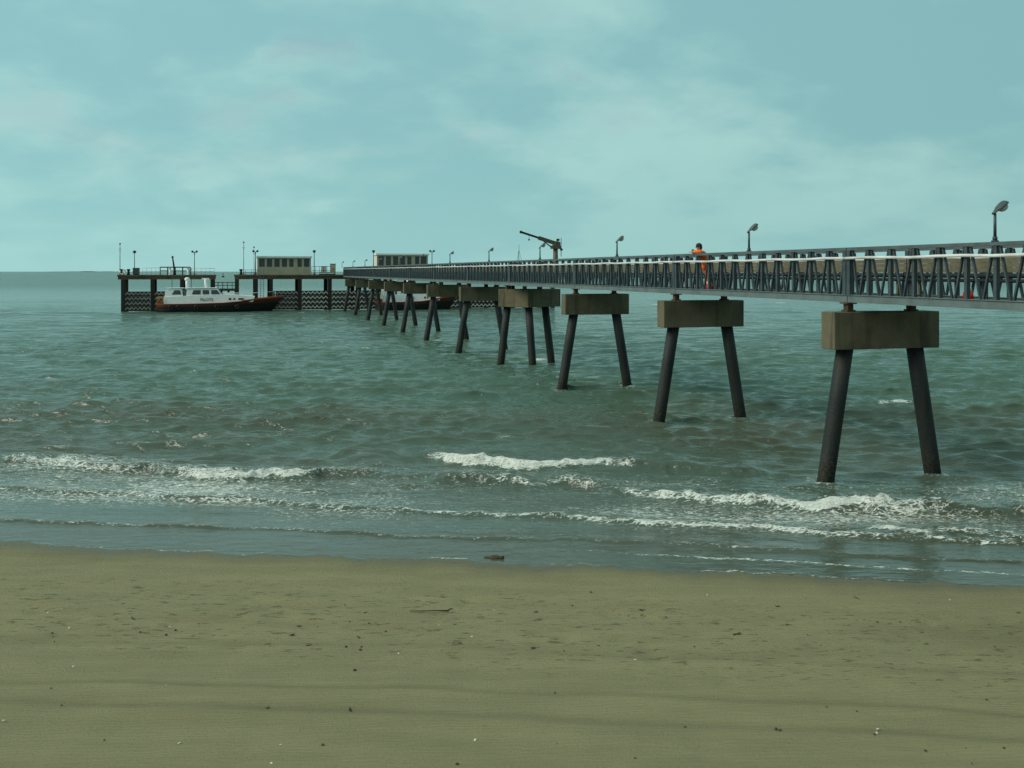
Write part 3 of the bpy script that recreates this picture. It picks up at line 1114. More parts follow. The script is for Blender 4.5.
def platform(name, label, u0, u1, pile_us, depth, panels, zp=3.0):
    root = empty(name, ph(0, 0, 0), RZ, label, "pier platform")
    t0, t1 = tu(u0), tu(u1)
    mb = MB()
    mb.box(t0, t1, -0.05, depth, DK - 0.22, DK)
    mb.build("deck", M["deckbeam"], root)
    for y in (0.12, depth - 0.5):
        mb = MB()
        mb.box(t0 + 0.1, t1 - 0.1, y, y + 0.4, DB, DK - 0.222)
        mb.build("edge_beam", M["deckbeam"], root)
    ts = [tu(u) for u in pile_us]
    for t in ts:
        for y in (0.35, depth - 0.35):
            mb = MB()
            mb.box(t - 0.3, t + 0.3, y - 0.28, y + 0.28, -2, DB - 0.002)
            mb.build("pile", M["timber"], root, 0.03)
        if depth > 5:
            mb = MB()
            mb.box(t - 0.2, t + 0.2, 0.64, depth - 0.64, DB + 0.05, DB + 0.4)
            mb.build("cross_beam", M["timber"], root)
    for a, b_ in panels:
        zigzag_panel(root, ts[a] + 0.32, ts[b_] - 0.32, 0.05, zp)
    return root, ts


left_pf, lts = platform("mooring_platform", "separate mooring platform at the far left end of the pierhead", 117, 216, [123, 152.5, 182, 212.5], 5.0,
                        [(0, 1), (1, 2), (2, 3)])
main_us = [237, 256, 271, 300, 330] + [330 + 27.9 * i for i in range(1, 9)]
main_pf, mts = platform("pierhead_platform", "long main platform of the pierhead carrying both shelters and the crane", 234, 558, main_us, 8.0,
                        [(2, 3), (3, 4), (4, 5), (5, 6), (6, 7), (7, 8), (8, 9), (9, 10), (10, 11), (11, 12)])
# access ladder on the main platform's open bay
mb = MB()
tl = tu(262)
for s in (-0.25, 0.25):
    mb.bar((tl + s, -0.12, 0.2), (tl + s, -0.12, DK + 0.9), 0.07, 0.07)
for k in range(14):
    mb.bar((tl - 0.25, -0.12, 0.5 + k * 0.35), (tl + 0.25, -0.12, 0.5 + k * 0.35), 0.05, 0.05)
mb.build("ladder", M["steel_light"], main_pf)

# lower catwalk across the gap
cat = empty("catwalk", ph(0, 0, 0), RZ, "low brown catwalk bridging the gap between the two platforms", "catwalk")
ta, tb = tu(216.5), tu(233.5)
mb = MB()
mb.box(ta - 0.6, tb + 0.6, 1.2, 2.6, 3.0, 3.35)
mb.build("deck", M["deckbeam"], cat)
for y in (1.25, 2.55):
    mb = MB()
    mb.bar((ta - 0.6, y, 4.3), (tb + 0.6, y, 4.3), 0.09, 0.09)
    mb.bar((ta - 0.6, y, 3.85), (tb + 0.6, y, 3.85), 0.07, 0.07)
    for k in range(6):
        t = ta - 0.5 + (tb - ta + 1.0) * k / 5
        mb.bar((t, y, 3.35), (t, y, 4.3), 0.09, 0.09)
    mb.build("railing", M["timber"], cat)
mb = MB()
for k in range(4):
    t = ta - 0.3 + (tb - ta + 0.6) * k / 3
    mb.box(t - 0.16, t + 0.16, 1.7, 2.0, 2.7, 2.998)
mb.build("support_beam", M["timber"], cat)


def railing(name, label, t0, t1, off, n, mat, h=1.05, z=DK, group="railings on the pierhead", r=0.03):
    root = empty(name, ph(0, off, z), RZ, label, "railing", group)
    mb = MB()
    mb.tube([(t0, 0, h), (t1, 0, h)], r, 8)
    mb.build("top_rail", mat, root)
    mb = MB()
    mb.tube([(t0, 0, h * 0.52), (t1, 0, h * 0.5)], r * 0.9, 8)
    mb.build("middle_rail", mat, root)
    for k in range(n):
        t = t0 + (t1 - t0) * k / (n - 1)
        mb = MB()
        mb.tube([(t, 0, 0), (t, 0, h)], r, 8)
        mb.build("post", mat, root)
    return root


railing("railing", "thin pale railing on the left mooring platform", tu(142), tu(160), 0.3, 5, M["galv"])
railing("railing", "dark sturdy railing behind the pilot boat's cabin", tu(160), tu(190), 0.4, 5, M["black"], 1.15, r=0.085)
railing("railing", "railing between two lamp masts left of the left shelter", tu(240), tu(257), 0.3, 4, M["greypole"], 0.75)
railing("railing", "railing between the left shelter and the start of the walkway", tu(312), tu(331), 0.3, 6, M["steel_dark"], 1.3)
railing("railing", "thin pale railing at the right end of the mooring platform", tu(191), tu(214), 4.4, 6, M["galv"], 1.0)


def mast(u, vtop, off, label, head="globe", r=0.05, z=DK, name="lamp_mast", cat_="lamp mast"):
    t = tu(u, off)
    p = ph(t, off, z)
    d = p.y
    ztop = z_at(vtop, d)
    root = empty(name, p, RZ, label, cat_, "thin masts on the pierhead")
    H = ztop - z
    mb = MB()
    mb.tube([(0, 0, 0), (0, 0, 0.25)], r * 2.2, 10)
    mb.tube([(0, 0, 0.25), (0, 0, H - 0.3)], [r * 1.2, r * 0.9], 10)
    mb.build("pole", M["greypole"], root)
    mb = MB()
    if head == "globe":
        mb.tube([(0, 0, H - 0.45), (0, 0, H - 0.3), (0, 0, H - 0.08), (0, 0, H)], [0.07, 0.24, 0.26, 0.08], 12)
        mb.build("lamp_head", M["steel_dark"], root)
    elif head == "twin":
        mb.bar((-0.42, 0, H - 0.3), (0.42, 0, H - 0.3), 0.08, 0.08)
        for s in (-1, 1):
            mb.tube([(s * 0.25, 0, H - 0.3), (s * 0.32, 0, H - 0.12), (s * 0.30, 0, H)], [0.16, 0.2, 0.1], 10)
        mb.tube([(0, 0, H - 0.7), (0, 0, H - 0.3)], 0.07, 8)
        mb.build("lamp_head", M["steel_dark"], root)
    else:
        mb.ball((0, 0, H - 0.12), 0.13, (1, 1, 1.1), 10, 8)
        mb.tube([(0, 0, H - 1.2), (0, 0, H - 1.1)], 0.09, 8)
        mb.bar((-0.25, 0, H - 0.9), (0.25, 0, H - 0.9), 0.04, 0.04)
        mb.build("beacon", M["steel_dark"], root)
    return root


mast(120, 243, 0.6, "tallest thin beacon mast at the left tip of the pierhead", "beacon", 0.045, name="beacon_mast", cat_="beacon mast")
mast(134.5, 250.5, 1.5, "lamp mast behind the grey cabinet on the left platform")
mast(194.5, 250.5, 2.5, "lamp mast above the pilot boat's wheelhouse", "twin")
mast(243.7, 241.5, 2.5, "tall slender beacon mast left of the left shelter", "beacon", 0.04, name="beacon_mast", cat_="beacon mast")
mast(255.4, 250, 1.0, "lamp mast touching the left end of the left shelter", "twin", 0.07)
mast(314.2, 250, 1.2, "lamp mast just right of the left shelter", "globe", 0.06)
mast(373.5, 250, 1.5, "lamp mast at the left end of the right shelter", "globe", 0.06)
mast(432, 250, 3.5, "lamp mast just right of the right shelter", "twin", 0.06)
mast(254, 246.5, 6.5, "thin rod mast behind the left shelter's left end", "beacon", 0.03, name="rod_mast", cat_="mast")


def shelter(u0, u1, off, label, vtop, nwin=7, side=True):
    t0, t1 = tu(u0, off), tu(u1, off)
    p = ph((t0 + t1) / 2, off, DK)
    W = (t1 - t0)
    H = z_at(vtop, p.y) - DK
    root = empty("shelter", p, RZ, label, "shelter", "flat roofed shelters on the pierhead")
    D_ = 3.4
    x0, x1 = -W / 2, W / 2
    zr = H - 0.28
    z0w, z1w = zr * 0.46, zr * 0.94
    mb = MB()
    # front wall built round its window openings
    n = nwin
    xs = [x0 + 0.12 + (W - 0.24) * i / n for i in range(n + 1)]
    mb.box(x0, x1, 0, 0.12, 0, z0w)
    mb.box(x0, x1, 0, 0.12, z1w, zr)
    for i in range(n + 1):
        w = 0.12 if i in (0, n) else (0.17 if i != 5 else 0.30)
        a, b_ = max(x0, xs[i] - w), min(x1, xs[i] + w)
        mb.box(a, b_, 0, 0.12, z0w, z1w)
    mb.box(x1 - 0.12, x1, 0.12, D_ - 0.12, 0, zr)
    mb.box(x0, x1, D_ - 0.12, D_, 0, zr)
    mb.build("wall", M["wall"], root)
    mb = MB()
    mb.box(x0, x0 + 0.12, 0.121, D_ - 0.121, 0, zr)
    mb.box(x0 - 0.03, x0 - 0.001, -0.03, D_ + 0.03, 0, zr)
    mb.build("end_wall", M["cream"], root)  # left end paler than the other walls: sunlight put into its colour
    mb = MB()
    mb.box(x0 - 0.18, x1 + 0.18, -0.2, D_ + 0.2, zr + 0.002, H)
    mb.build("roof", M["white"], root, 0.02)
    for i in range(n):
        wa = 0.17 if i else 0.12
        a = xs[i] + (0.30 if i == 5 else wa)
        b_ = xs[i + 1] - (0.30 if i + 1 == 5 else 0.17 if i < n - 1 else 0.12)
        mb = MB()
        mb.box(a, b_, 0.05, 0.08, z0w, z1w)
        w_ = mb.build("window", M["glass"], root)
        mb = MB()
        for (xa, xb, za, zb) in ((a, b_, z0w, z0w + 0.05), (a, b_, z1w - 0.05, z1w), (a, a + 0.05, z0w + 0.05, z1w - 0.05), (b_ - 0.05, b_, z0w + 0.05, z1w - 0.05)):
            mb.box(xa, xb, 0.02, 0.049, za, zb)
        mb.build("frame", M["greypole"], w_)
    return root


shelter(257.5, 311, 1.6, "pale flat roofed shelter with seven windows standing on the left half of the pierhead", 256)
shelter(377, 428, 3.0, "flat roofed shelter half hidden behind the walkway trusses", 253.5, 7)


def deck_box(name, u, off, label, w, d_, h, mat, cat_, lid=True):
    t = tu(u, off)
    root = empty(name, ph(t, off, DK), RZ, label, cat_)
    mb = MB()
    mb.box(-w / 2, w / 2, 0, d_, 0.12, h - 0.06)
    mb.build("body", mat, root, 0.02)
    mb = MB()
    mb.box(-w / 2 - 0.05, w / 2 + 0.05, -0.05, d_ + 0.05, h - 0.059, h)
    mb.build("lid", M["steel_light"], root)
    mb = MB()
    mb.box(-w / 2 + 0.05, w / 2 - 0.05, 0.05, d_ - 0.05, 0, 0.119)
    mb.build("plinth", M["black"], root)
    mb = MB()
    mb.box(-0.03, 0.03, -0.045, -0.001, h * 0.45, h * 0.6)
    mb.build("handle", M["black"], root)


deck_box("cabinet", 136, 0.4, "grey equipment cabinet on the left mooring platform", 0.95, 0.7, 1.05, M["greypole"], "cabinet")
deck_box("cabinet", 333, 1.0, "tall olive cabinet beside the start of the walkway", 0.85, 0.7, 1.75, M["wall"], "cabinet")
deck_box("cabinet", 324, 2.0, "cream cabinet right of the left shelter", 0.8, 0.7, 1.35, M["cream"], "cabinet")
deck_box("storage_chest", 326.5, 0.15, "long low white chest on the deck by the walkway's end", 2.4, 0.5, 0.42, M["white"], "chest")
# grey-green bollards on the left platform
bo = None
for u, off, lab in ((121.3, 0.3, "dark bollard at the left tip of the platform"), (128.5, 0.5, "dark bollard left of the grey cabinet"), (241, 0.4, "dark bollard at the left edge of the main platform")):
    if bo is None:
        bo = empty("bollard", (0, 0, 0), RZ, "x", "bollard", "mooring bollards on the pierhead")
        mb = MB()
        mb.tube([(0, 0, 0), (0, 0, 0.1)], 0.3, 14)
        mb.tube([(0, 0, 0.1), (0, 0, 0.62)], [0.19, 0.17], 14)
        mb.build("post", M["black"], bo)
        mb = MB()
        mb.tube([(0, 0, 0.62), (0, 0, 0.72), (0, 0, 0.82), (0, 0, 0.88)], [0.2, 0.3, 0.28, 0.12], 14)
        mb.build("head", M["black"], bo)
        o = bo
    else:
        o = copy_tree(bo)
    o.location = ph(tu(u, off), off, DK)
    o["label"] = lab

# ring lifebuoy leaning at the platform tip
lb = empty("lifebuoy", ph(tu(122.6, 0.05), 0.05, DK), RZ, "white lifebuoy leaning at the left tip of the pierhead", "lifebuoy")
mb = MB()
pts = [(0.36 * math.cos(a), 0.1 + 0.1 * math.sin(a), 0.45 + 0.36 * math.sin(a)) for a in [2 * math.pi * k / 24 for k in range(25)]]
mb.tube(pts, 0.095, 8, cap=False)
mb.build("ring", M["white"], lb)
mb = MB()
for a in (0.3, 1.9, 3.4, 5.0):
    q0, q1 = [(0.36 * math.cos(x), 0.1 + 0.1 * math.sin(x), 0.45 + 0.36 * math.sin(x)) for x in (a, a + 0.4)]
    mb.tube([q0, q1], 0.104, 8)
mb.build("band", M["red"], lb)

# davit (dark leaning pole) and two white posts on left platform
dv = empty("davit", ph(tu(174.6, 0.9), 0.9, DK), RZ, "black leaning davit on the platform behind the pilot boat", "davit")
mb = MB()
mb.tube([(0, 0, 0), (0, 0, 0.5)], 0.22, 12)
mb.build("base", M["black"], dv)
mb = MB()
mb.tube([(0, 0, 0.5), (-0.12, -0.1, 1.5), (-0.28, -0.3, 2.65)], [0.15, 0.13, 0.11], 10)
mb.build("jib", M["black"], dv)
mb = MB()
mb.ball((-0.28, -0.32, 2.7), 0.17, (1, 1, 1), 10, 8)
mb.build("sheave", M["black"], dv)
wp = None
for u, lab in ((170, "stout white post left of the black davit"), (188, "stout white post right of the black davit")):
    if wp is None:
        wp = empty("mooring_post", (0, 0, 0), RZ, "x", "mooring post", "white mooring posts on the pierhead")
        mb = MB()
        mb.tube([(0, 0, 0), (0, 0, 0.06)], 0.25, 12)
        mb.tube([(0, 0, 0.06), (0, 0, 0.85)], 0.16, 12)
        mb.build("post", M["white"], wp)
        mb = MB()
        mb.tube([(0, 0, 0.851), (0, 0, 0.98)], [0.19, 0.12], 12)
        mb.build("cap", M["greypole"], wp)
        o = wp
    else:
        o = copy_tree(wp)
    o.location = ph(tu(u, 0.15), 0.15, DK)
    o["label"] = lab

# crane at the right end of the pierhead
ct = tu(555.5, 3.0)
cp = ph(ct, 3.0, DK)
px = cp.y / 1000
cr = empty("crane", cp, RZ, "tan jib crane with raised boom standing at the right end of the pierhead", "crane")
mb = MB()
zt = z_at(246, cp.y) - DK
mb.tube([(0, 0, 0), (0, 0, 0.2)], 0.75, 16)
mb.tube([(0, 0, 0.2), (0, 0, zt - 0.5)], [0.46, 0.40], 16)
mb.build("pedestal", M["crane"], cr)
mb = MB()
zz = zt - 0.5
mb.box(-0.75, 0.8, -0.55, 0.55, zz, zz + 0.55)
mb.prism_y([(-0.55, zz + 0.55), (0.75, zz + 0.55), (0.75, zz + 1.15), (0.1, zz + 1.35)], -0.45, 0.45)
mb.build("slewing_head", M["crane"], cr, 0.03)
tip = Vector(((519 - 555.5) * px * 1.0, -0.3, z_at(232.5, cp.y) - DK))
foot = Vector((0.35, -0.0, zz + 0.85))
mid = foot.lerp(tip, 0.52)
mb = MB()
mb.bar(foot, mid, 0.42, 0.62)
bmm = mb.build("boom", M["crane"], cr)
mb = MB()
mb.bar(mid, tip, 0.26, 0.32)
mb.ball(tip, 0.26, (1, 0.8, 1), 10, 8)
mb.build("boom_extension", M["timber"], bmm)
mb = MB()
mb.tube([(-0.6, 0, zz + 0.2), foot.lerp(tip, 0.38) - Vector((0, 0, 0.3))], 0.11, 10)
mb.build("lift_ram", M["steel_light"], cr)
mb = MB()
t2 = foot.lerp(tip, 0.78)
mb.tube([t2 + Vector((0, 0, -0.15)), t2 + Vector((0, 0, -0.75))], 0.03, 6)
mb.ball(t2 + Vector((0, 0, -0.85)), 0.16, (1, 0.6, 1), 8, 6)
mb.build("hook_block", M["black"], bmm)
mb = MB()
mb.box(0.25, 0.62, -0.3, 0.3, zz + 1.36, zz + 1.75)
mb.build("winch", M["timber"], cr)
mb = MB()
mb.tube([(0.95, -0.2, zz - 1.3), (0.95, -0.2, zz + 1.9)], 0.06, 8)
mb.ball((0.98, -0.25, zz - 0.1), 0.26, (1, 1, 0.9), 10, 8)
mb.build("control_mast", M["greypole"], cr)

# tripod mast left of the crane
tp = ph(tu(519, 3.0), 3.0, DK)
tr_ = empty("tripod_mast", tp, RZ, "thin pale tripod mast between the pier lamps and the crane", "mast", "thin masts on the pierhead")
Ht = z_at(244.5, tp.y) - DK
mb = MB()
mb.tube([(0, 0, 0), (0, 0, Ht)], 0.035, 8)
mb.build("pole", M["steel_light"], tr_)
for a in (200, 320, 90):
    mb = MB()
    mb.tube([(0, 0, Ht * 0.82), (1.05 * math.cos(R(a)), 1.05 * math.sin(R(a)), 0)], 0.028, 6)
    mb.build("leg", M["steel_light"], tr_)

# ------------------------------------------------------------------ boats


def make_boat():
    root = empty("pilot_boat", (0, 0, 0), RZ, "x", "boat", "pilot boats moored at the pierhead")
    L = 19.2
    # stations: t along the boat (stern 0 .. bow 1), half beam at deck, half beam at water, deck z
    ST = [(0.0, 2.25, 2.0, 1.28), (0.12, 2.4, 2.15, 1.25), (0.3, 2.5, 2.25, 1.27), (0.5, 2.5, 2.1, 1.36), (0.66, 2.3, 1.6, 1.62), (0.8, 1.8, 0.95, 1.9), (0.9, 1.15, 0.4, 2.06), (0.965, 0.5, 0.1, 2.15), (1.0, 0.05, 0.02, 2.2)]

    def xw(t, z, zd):   # raked stem
        f = max(0.0, (t - 0.6) / 0.4)
        return L * t - 1.9 * f * f * (1 - z / zd) if z < zd else L * t

    def band(levels, name, mat, parent, close=True, inset=0.0):
        mb = MB()
        rows = []
        for t, bd, bw, zd in ST:
            prof = []
            for lv in levels:
                if lv <= 0:
                    z = lv
                    hb = bw * (1 + lv * 0.35)
                else:
                    z = zd * lv
                    hb = bw + (bd - bw) * lv ** 1.3
                prof.append((xw(t, max(z, -0.5), zd), hb, z))
            rows.append(prof)
        lv = [[mb.bm.verts.new((x, -h, z)) for x, h, z in r] for r in rows]
        rv = [[mb.bm.verts.new((x, h, z)) for x, h, z in r] for r in rows]
        for side in (lv, rv):
            for a, b_ in zip(side, side[1:]):
                for j in range(len(levels) - 1):
                    f = mb.bm.faces.new([a[j], b_[j], b_[j + 1], a[j + 1]])
                    f.smooth = True
        for j in range(len(levels) - 1):
            mb.bm.faces.new([lv[0][j], lv[0][j + 1], rv[0][j + 1], rv[0][j]])
            mb.bm.faces.new([lv[-1][j], lv[-1][j + 1], rv[-1][j + 1], rv[-1][j]])
        return mb.build(name, mat, parent)

    hull = band([-0.6, 0, 0.3, 0.66], "hull", M["black"], root)
    band([0.66, 0.8, 0.93], "hull_band", M["hullred"], hull)
    # rubbing strake / gunwale
    band([0.93, 1.0], "gunwale", M["orange"], hull)
    # deck
    mb = MB()
    dl = [mb.bm.verts.new((L * t, -bd + 0.06, zd - 0.10)) for t, bd, bw, zd in ST[:-1]]
    dr = [mb.bm.verts.new((L * t, bd - 0.06, zd - 0.10)) for t, bd, bw, zd in ST[:-1]]
    for i in range(len(dl) - 1):
        mb.bm.faces.new([dl[i], dl[i + 1], dr[i + 1], dr[i]])
    mb.build("deck", M["orange"], root)
    # bulwark at the bow, orange, rising
    mb = MB()
    for s in (-1, 1):
        pts = [(L * t, s * (bd - 0.02), zd) for t, bd, bw, zd in ST[4:]]
        for (xa, ya, za), (xb, yb, zb) in zip(pts, pts[1:]):
            mb.hexa([(xa, ya, za - 0.02), (xb, yb, zb - 0.02), (xb, yb - s * 0.05, zb - 0.02), (xa, ya - s * 0.05, za - 0.02)],
                    [(xa, ya, za + 0.09), (xb, yb, zb + 0.09), (xb, yb - s * 0.05, zb + 0.09), (xa, ya - s * 0.05, za + 0.09)])
    mb.build("bulwark", M["orange"], root)
    # white side strip of the deckhouse
    X = lambda u: (u - 157) / 127.0 * L

    def house(name, poly, w0, w1, mat):
        mb = MB()
        zmin = min(z for _, z in poly)
        zmax = max(z for _, z in poly)
        hw = lambda z: w0 + (w1 - w0) * (z - zmin) / (zmax - zmin)
        mb.hexa([(x, hw(z), z) for x, z in poly], [(x, -hw(z), z) for x, z in poly])
        return mb.build(name, mat, root, 0.05)

    low = house("deckhouse", [(X(164), 1.15), (X(252), 1.45), (X(254), 2.28), (X(240), 2.44), (X(222), 2.6), (X(164.5), 2.3)], 2.0, 1.80, M["white"])
    aft = house("aft_cabin", [(X(165), 2.25), (X(183), 2.25), (X(182), 3.3), (X(180), 3.5), (X(171), 3.5), (X(166), 3.15)], 1.72, 1.5, M["white"])
    wh = house("wheelhouse", [(X(186), 2.25), (X(222.5), 2.25), (X(217.5), 3.3), (X(215), 3.48), (X(190), 3.5), (X(186.5), 3.4)], 1.80, 1.55, M["white"])
    mb = MB()
    mb.box(X(166), X(183), -1.6, 1.6, 3.502, 3.59)
    mb.build("roof", M["white"], aft, 0.03)
    mb = MB()
    mb.box(X(184), X(216), -1.68, 1.68, 3.502, 3.58)
    mb.build("roof", M["white"], wh, 0.03)

    def win(parent, pts, w0=1.80, w1=1.55, za=2.25, zb=3.5):
        for s in (-1, 1):
            mb = MB()
            f = lambda z: w0 + (w1 - w0) * (z - za) / (zb - za)
            a = [(x, s * (f(z) + 0.015), z) for x, z in pts]
            b_ = [(x, s * (f(z) + 0.035), z) for x, z in pts]
            mb.hexa(a, b_)
            mb.build("window", M["glass"], parent)

    win(wh, [(X(191.5), 2.62), (X(200), 2.62), (X(200), 3.24), (X(193), 3.24)])
    win(wh, [(X(202), 2.62), (X(208.5), 2.62), (X(208), 3.24), (X(202), 3.24)])
    win(wh, [(X(210.5), 2.62), (X(219.3), 2.62), (X(216.2), 3.24), (X(210.3), 3.24)])
    win(aft, [(X(172), 2.62), (X(181), 2.62), (X(180), 3.24), (X(174.5), 3.24)], 1.72, 1.5, 2.25, 3.5)
    # windscreen
    mb = MB()
    a = [(X(221.7) + 0.02, -1.4, 2.6), (X(221.7) + 0.02, 1.4, 2.6), (X(217.6) + 0.03, 1.3, 3.22), (X(217.6) + 0.03, -1.3, 3.22)]
    b_ = [(x + 0.08, y, z + 0.02) for x, y, z in a]
    mb.hexa(a, b_)
    mb.build("windscreen", M["glass"], wh)
    # doorway between the cabins
    mb = MB()
    mb.box(X(183.3), X(185.8), -1.45, 1.45, 2.2, 3.3)
    mb.build("companionway", M["steel_light"], root)
    # masts and radar
    mb = MB()
    mb.tube([(X(186.5), 0, 3.5), (X(186.5), 0, 4.7)], 0.26, 12)
    mb.ball((X(186.5), 0, 4.85), 0.42, (1, 1, 0.7), 12, 8)
    mb.build("radome", M["white"], root)
    mb = MB()
    mb.tube([(X(205.5), 0, 3.5), (X(204.5), 0, 4.9)], [0.3, 0.22], 10)
    mb.bar((X(200.8), 0, 4.9), (X(208.2), 0, 4.9), 0.22, 0.26)
    mb.build("radar_mast", M["white"], root)
    for u, zt_ in ((171.5, 5.4), (190.3, 6.6)):
        mb = MB()
        mb.tube([(X(u), 0.3, 3.45), (X(u), 0.3, zt_)], 0.045, 8)
        mb.build("aerial", M["black"], root)
    # after deck rail and gear
    mb = MB()
    for s in (-1, 1):
        mb.tube([(0.15, s * 2.0, 1.2), (0.15, s * 2.0, 2.2), (1.1, s * 2.05, 2.2)], 0.035, 8)
        mb.tube([(1.1, s * 2.05, 1.2), (1.1, s * 2.05, 2.2)], 0.035, 8)
    mb.tube([(0.15, -2.0, 2.2), (0.15, 2.0, 2.2)], 0.035, 8)
    mb.tube([(0.15, -2.0, 1.7), (0.15, 2.0, 1.7)], 0.03, 8)
    mb.build("stern_rail", M["yellow"], root)
    mb = MB()
    mb.box(0.5, 0.95, -1.2, 0.2, 1.16, 1.75)
    mb.build("gear_locker", M["crane"], root, 0.03)
    # hand rail along the foredeck
    mb = MB()
    rp = [(X(u), -1.55 + max(0, (u - 235)) * 0.035, z) for u, z in ((222, 2.8), (236, 2.75), (250, 2.72), (262, 2.85), (275, 2.95))]
    for s in (1, -1):
        q = [(x, s * y, z) for x, y, z in rp]
        mb.tube(q, 0.025, 6)
        for x, y, z in q:
            mb.tube([(x, y, 1.6), (x, y, z)], 0.025, 6)
    mb.build("foredeck_rail", M["galv"], root)
    # lettering and deck fittings
    text_mesh("lettering", "PILOTS", 0.62, M["black"], low, (X(206), -1.965, 1.82), (math.pi / 2, 0, 0), 0.012)
    mb = MB()
    for ua, ub, za, zb in ((227.5, 230, 1.78, 2.08), (232, 234, 1.8, 2.05), (237, 242.5, 1.8, 2.02)):
        y = -1.96
        mb.hexa([(X(ua), y, za), (X(ub), y, za), (X(ub), y + 0.06, za), (X(ua), y + 0.06, za)], [(X(ua) + 0.1, y, zb), (X(ub), y, zb), (X(ub), y + 0.06, zb), (X(ua) + 0.1, y + 0.06, zb)])
    mb.build("side_marking", M["black"], low)
    # dark tyres as fenders
    for u in (178.5, 171, 196, 216, 236):
        mb = MB()
        c = Vector((X(u), -2.52, 0.75))
        mb.tube([c + Vector((0.24 * math.cos(a), 0, 0.24 * math.sin(a))) for a in [2 * math.pi * k / 14 for k in range(15)]], 0.1, 8, cap=False)
        mb.build("tyre_fender", M["black"], root)
    return root


boat = make_boat()
boff = -2.9
boat.location = ph(tu(157, boff), boff, 0)
sc_ = (tu(284, boff) - tu(157, boff)) / 19.2
boat.scale = (sc_, 1, 1)
boat["label"] = "red and black pilot boat with white cabins moored in front of the left platform"
b2 = copy_tree(boat)
b2.location = ph(tu(377, boff), boff, 0)
b2.scale = ((tu(457, boff) - tu(377, boff)) / 19.2, 1, 1)
b2["label"] = "second red and white boat half hidden behind the pier's pile bents"

# small navigation buoy beyond the gap
bp = at_z(223, 277.2)
bu = empty("navigation_buoy", (bp.x, bp.y, 0), 0, "small dark buoy far out, seen through the gap in the pierhead", "buoy")
mb = MB()
mb.tube([(0, 0, -0.6), (0, 0, 0.2), (0, 0, 1.0), (0, 0, 1.2)], [1.2, 1.6, 1.6, 1.2], 16)
mb.build("float", M["black"], bu)
mb = MB()
for a in range(4):
    mb.bar((0.9 * math.cos(a * 1.571), 0.9 * math.sin(a * 1.571), 1.2), (0.25 * math.cos(a * 1.571), 0.25 * math.sin(a * 1.571), 3.6), 0.16, 0.16)
mb.tube([(0, 0, 3.4), (0, 0, 3.6), (0, 0, 4.4)], [0.5, 0.5, 0.2], 10)
mb.build("cage", M["steel_dark"], bu)

# ------------------------------------------------------------------ things on the beach


def scrap_mesh(seed, kind):
    r = random.Random(seed)
    mb = MB()
    if kind == "weed":
        for k in range(r.randint(4, 7)):
            a = r.random() * 6.28
            p = Vector((r.uniform(-.04, .04), r.uniform(-.03, .03), 0.01))
            pts = [p]
            for j in range(4):
                a += r.uniform(-0.8, 0.8)
                p = p + Vector((math.cos(a) * 0.035, math.sin(a) * 0.022, r.uniform(-0.004, 0.012)))
                pts.append(p.copy())
            mb.tube(pts, [0.011, 0.013, 0.012, 0.009, 0.004], 6)
    elif kind == "pebble":
        mb.ball((0, 0, 0.012), 0.03, (1.2, 0.85, 0.62), 10, 7)
        for v in mb.bm.verts:
            v.co *= 1 + r.uniform(-0.13, 0.13)
    else:
        n = 10
        c = mb.bm.verts.new((0, -0.028, 0.012))
        rim = [mb.bm.verts.new((0.036 * math.sin((k / n - 0.5) * 2.4), -0.03 + 0.05 * math.cos((k / n - 0.5) * 2.2), 0.004 + 0.003 * (k % 2))) for k in range(n + 1)]
        mid_ = [mb.bm.verts.new((0.022 * math.sin((k / n - 0.5) * 2.4), -0.03 + 0.03 * math.cos((k / n - 0.5) * 2.2), 0.022)) for k in range(n + 1)]
        for k in range(n):
            mb.bm.faces.new([rim[k], rim[k + 1], mid_[k + 1], mid_[k]])
            mb.bm.faces.new([mid_[k], mid_[k + 1], c])
    return mb


protos = {"weed": [], "pebble": [], "shell": []}
LAB = {"weed": ("seaweed_scrap", "small dark scrap of seaweed lying on the sand", "seaweed", "dark seaweed scraps on the beach", M["kelp"]),
       "pebble": ("pebble", "small brown pebble lying on the sand", "pebble", "brown pebbles on the beach", M["pebble"]),
       "shell": ("shell", "tiny white shell lying on the sand", "shell", "white shells on the beach", M["shell"])}
fixed = {"weed": [(52, 619), (97, 613), (125, 619), (133, 619), (181, 608), (228, 610), (298, 626), (366, 613), (268, 644), (218, 679), (666, 617), (740, 634), (757, 634), (528, 638), (772, 652), (905, 627), (921, 632), (268, 708), (350, 710),
                  (456, 775), (484, 728), (535, 648), (790, 575), (894, 581)],
         "pebble": [(199, 624), (256, 619), (140, 632), (166, 635), (346, 647), (270, 646), (460, 644), (322, 692), (310, 693), (457, 764), (685, 727), (776, 729), (780, 730), (1004, 748), (719, 640), (555, 693), (564, 651)],
         "shell": [(170, 627), (69, 628), (165, 686), (268, 690), (179, 743), (281, 745), (635, 660), (472, 637), (475, 740), (877, 733), (950, 600), (707, 595)]}
rr = random.Random(3)
for k in range(22):
    fixed["weed"].append((rr.uniform(0, 1024), rr.gauss(612, 12) + rr.random() * 20))
for k in range(46):
    fixed["pebble"].append((rr.uniform(0, 1024), rr.choice([rr.gauss(622, 14), rr.uniform(600, 768)])))
for k in range(10):
    fixed["shell"].append((rr.uniform(0, 1024), rr.uniform(605, 765)))
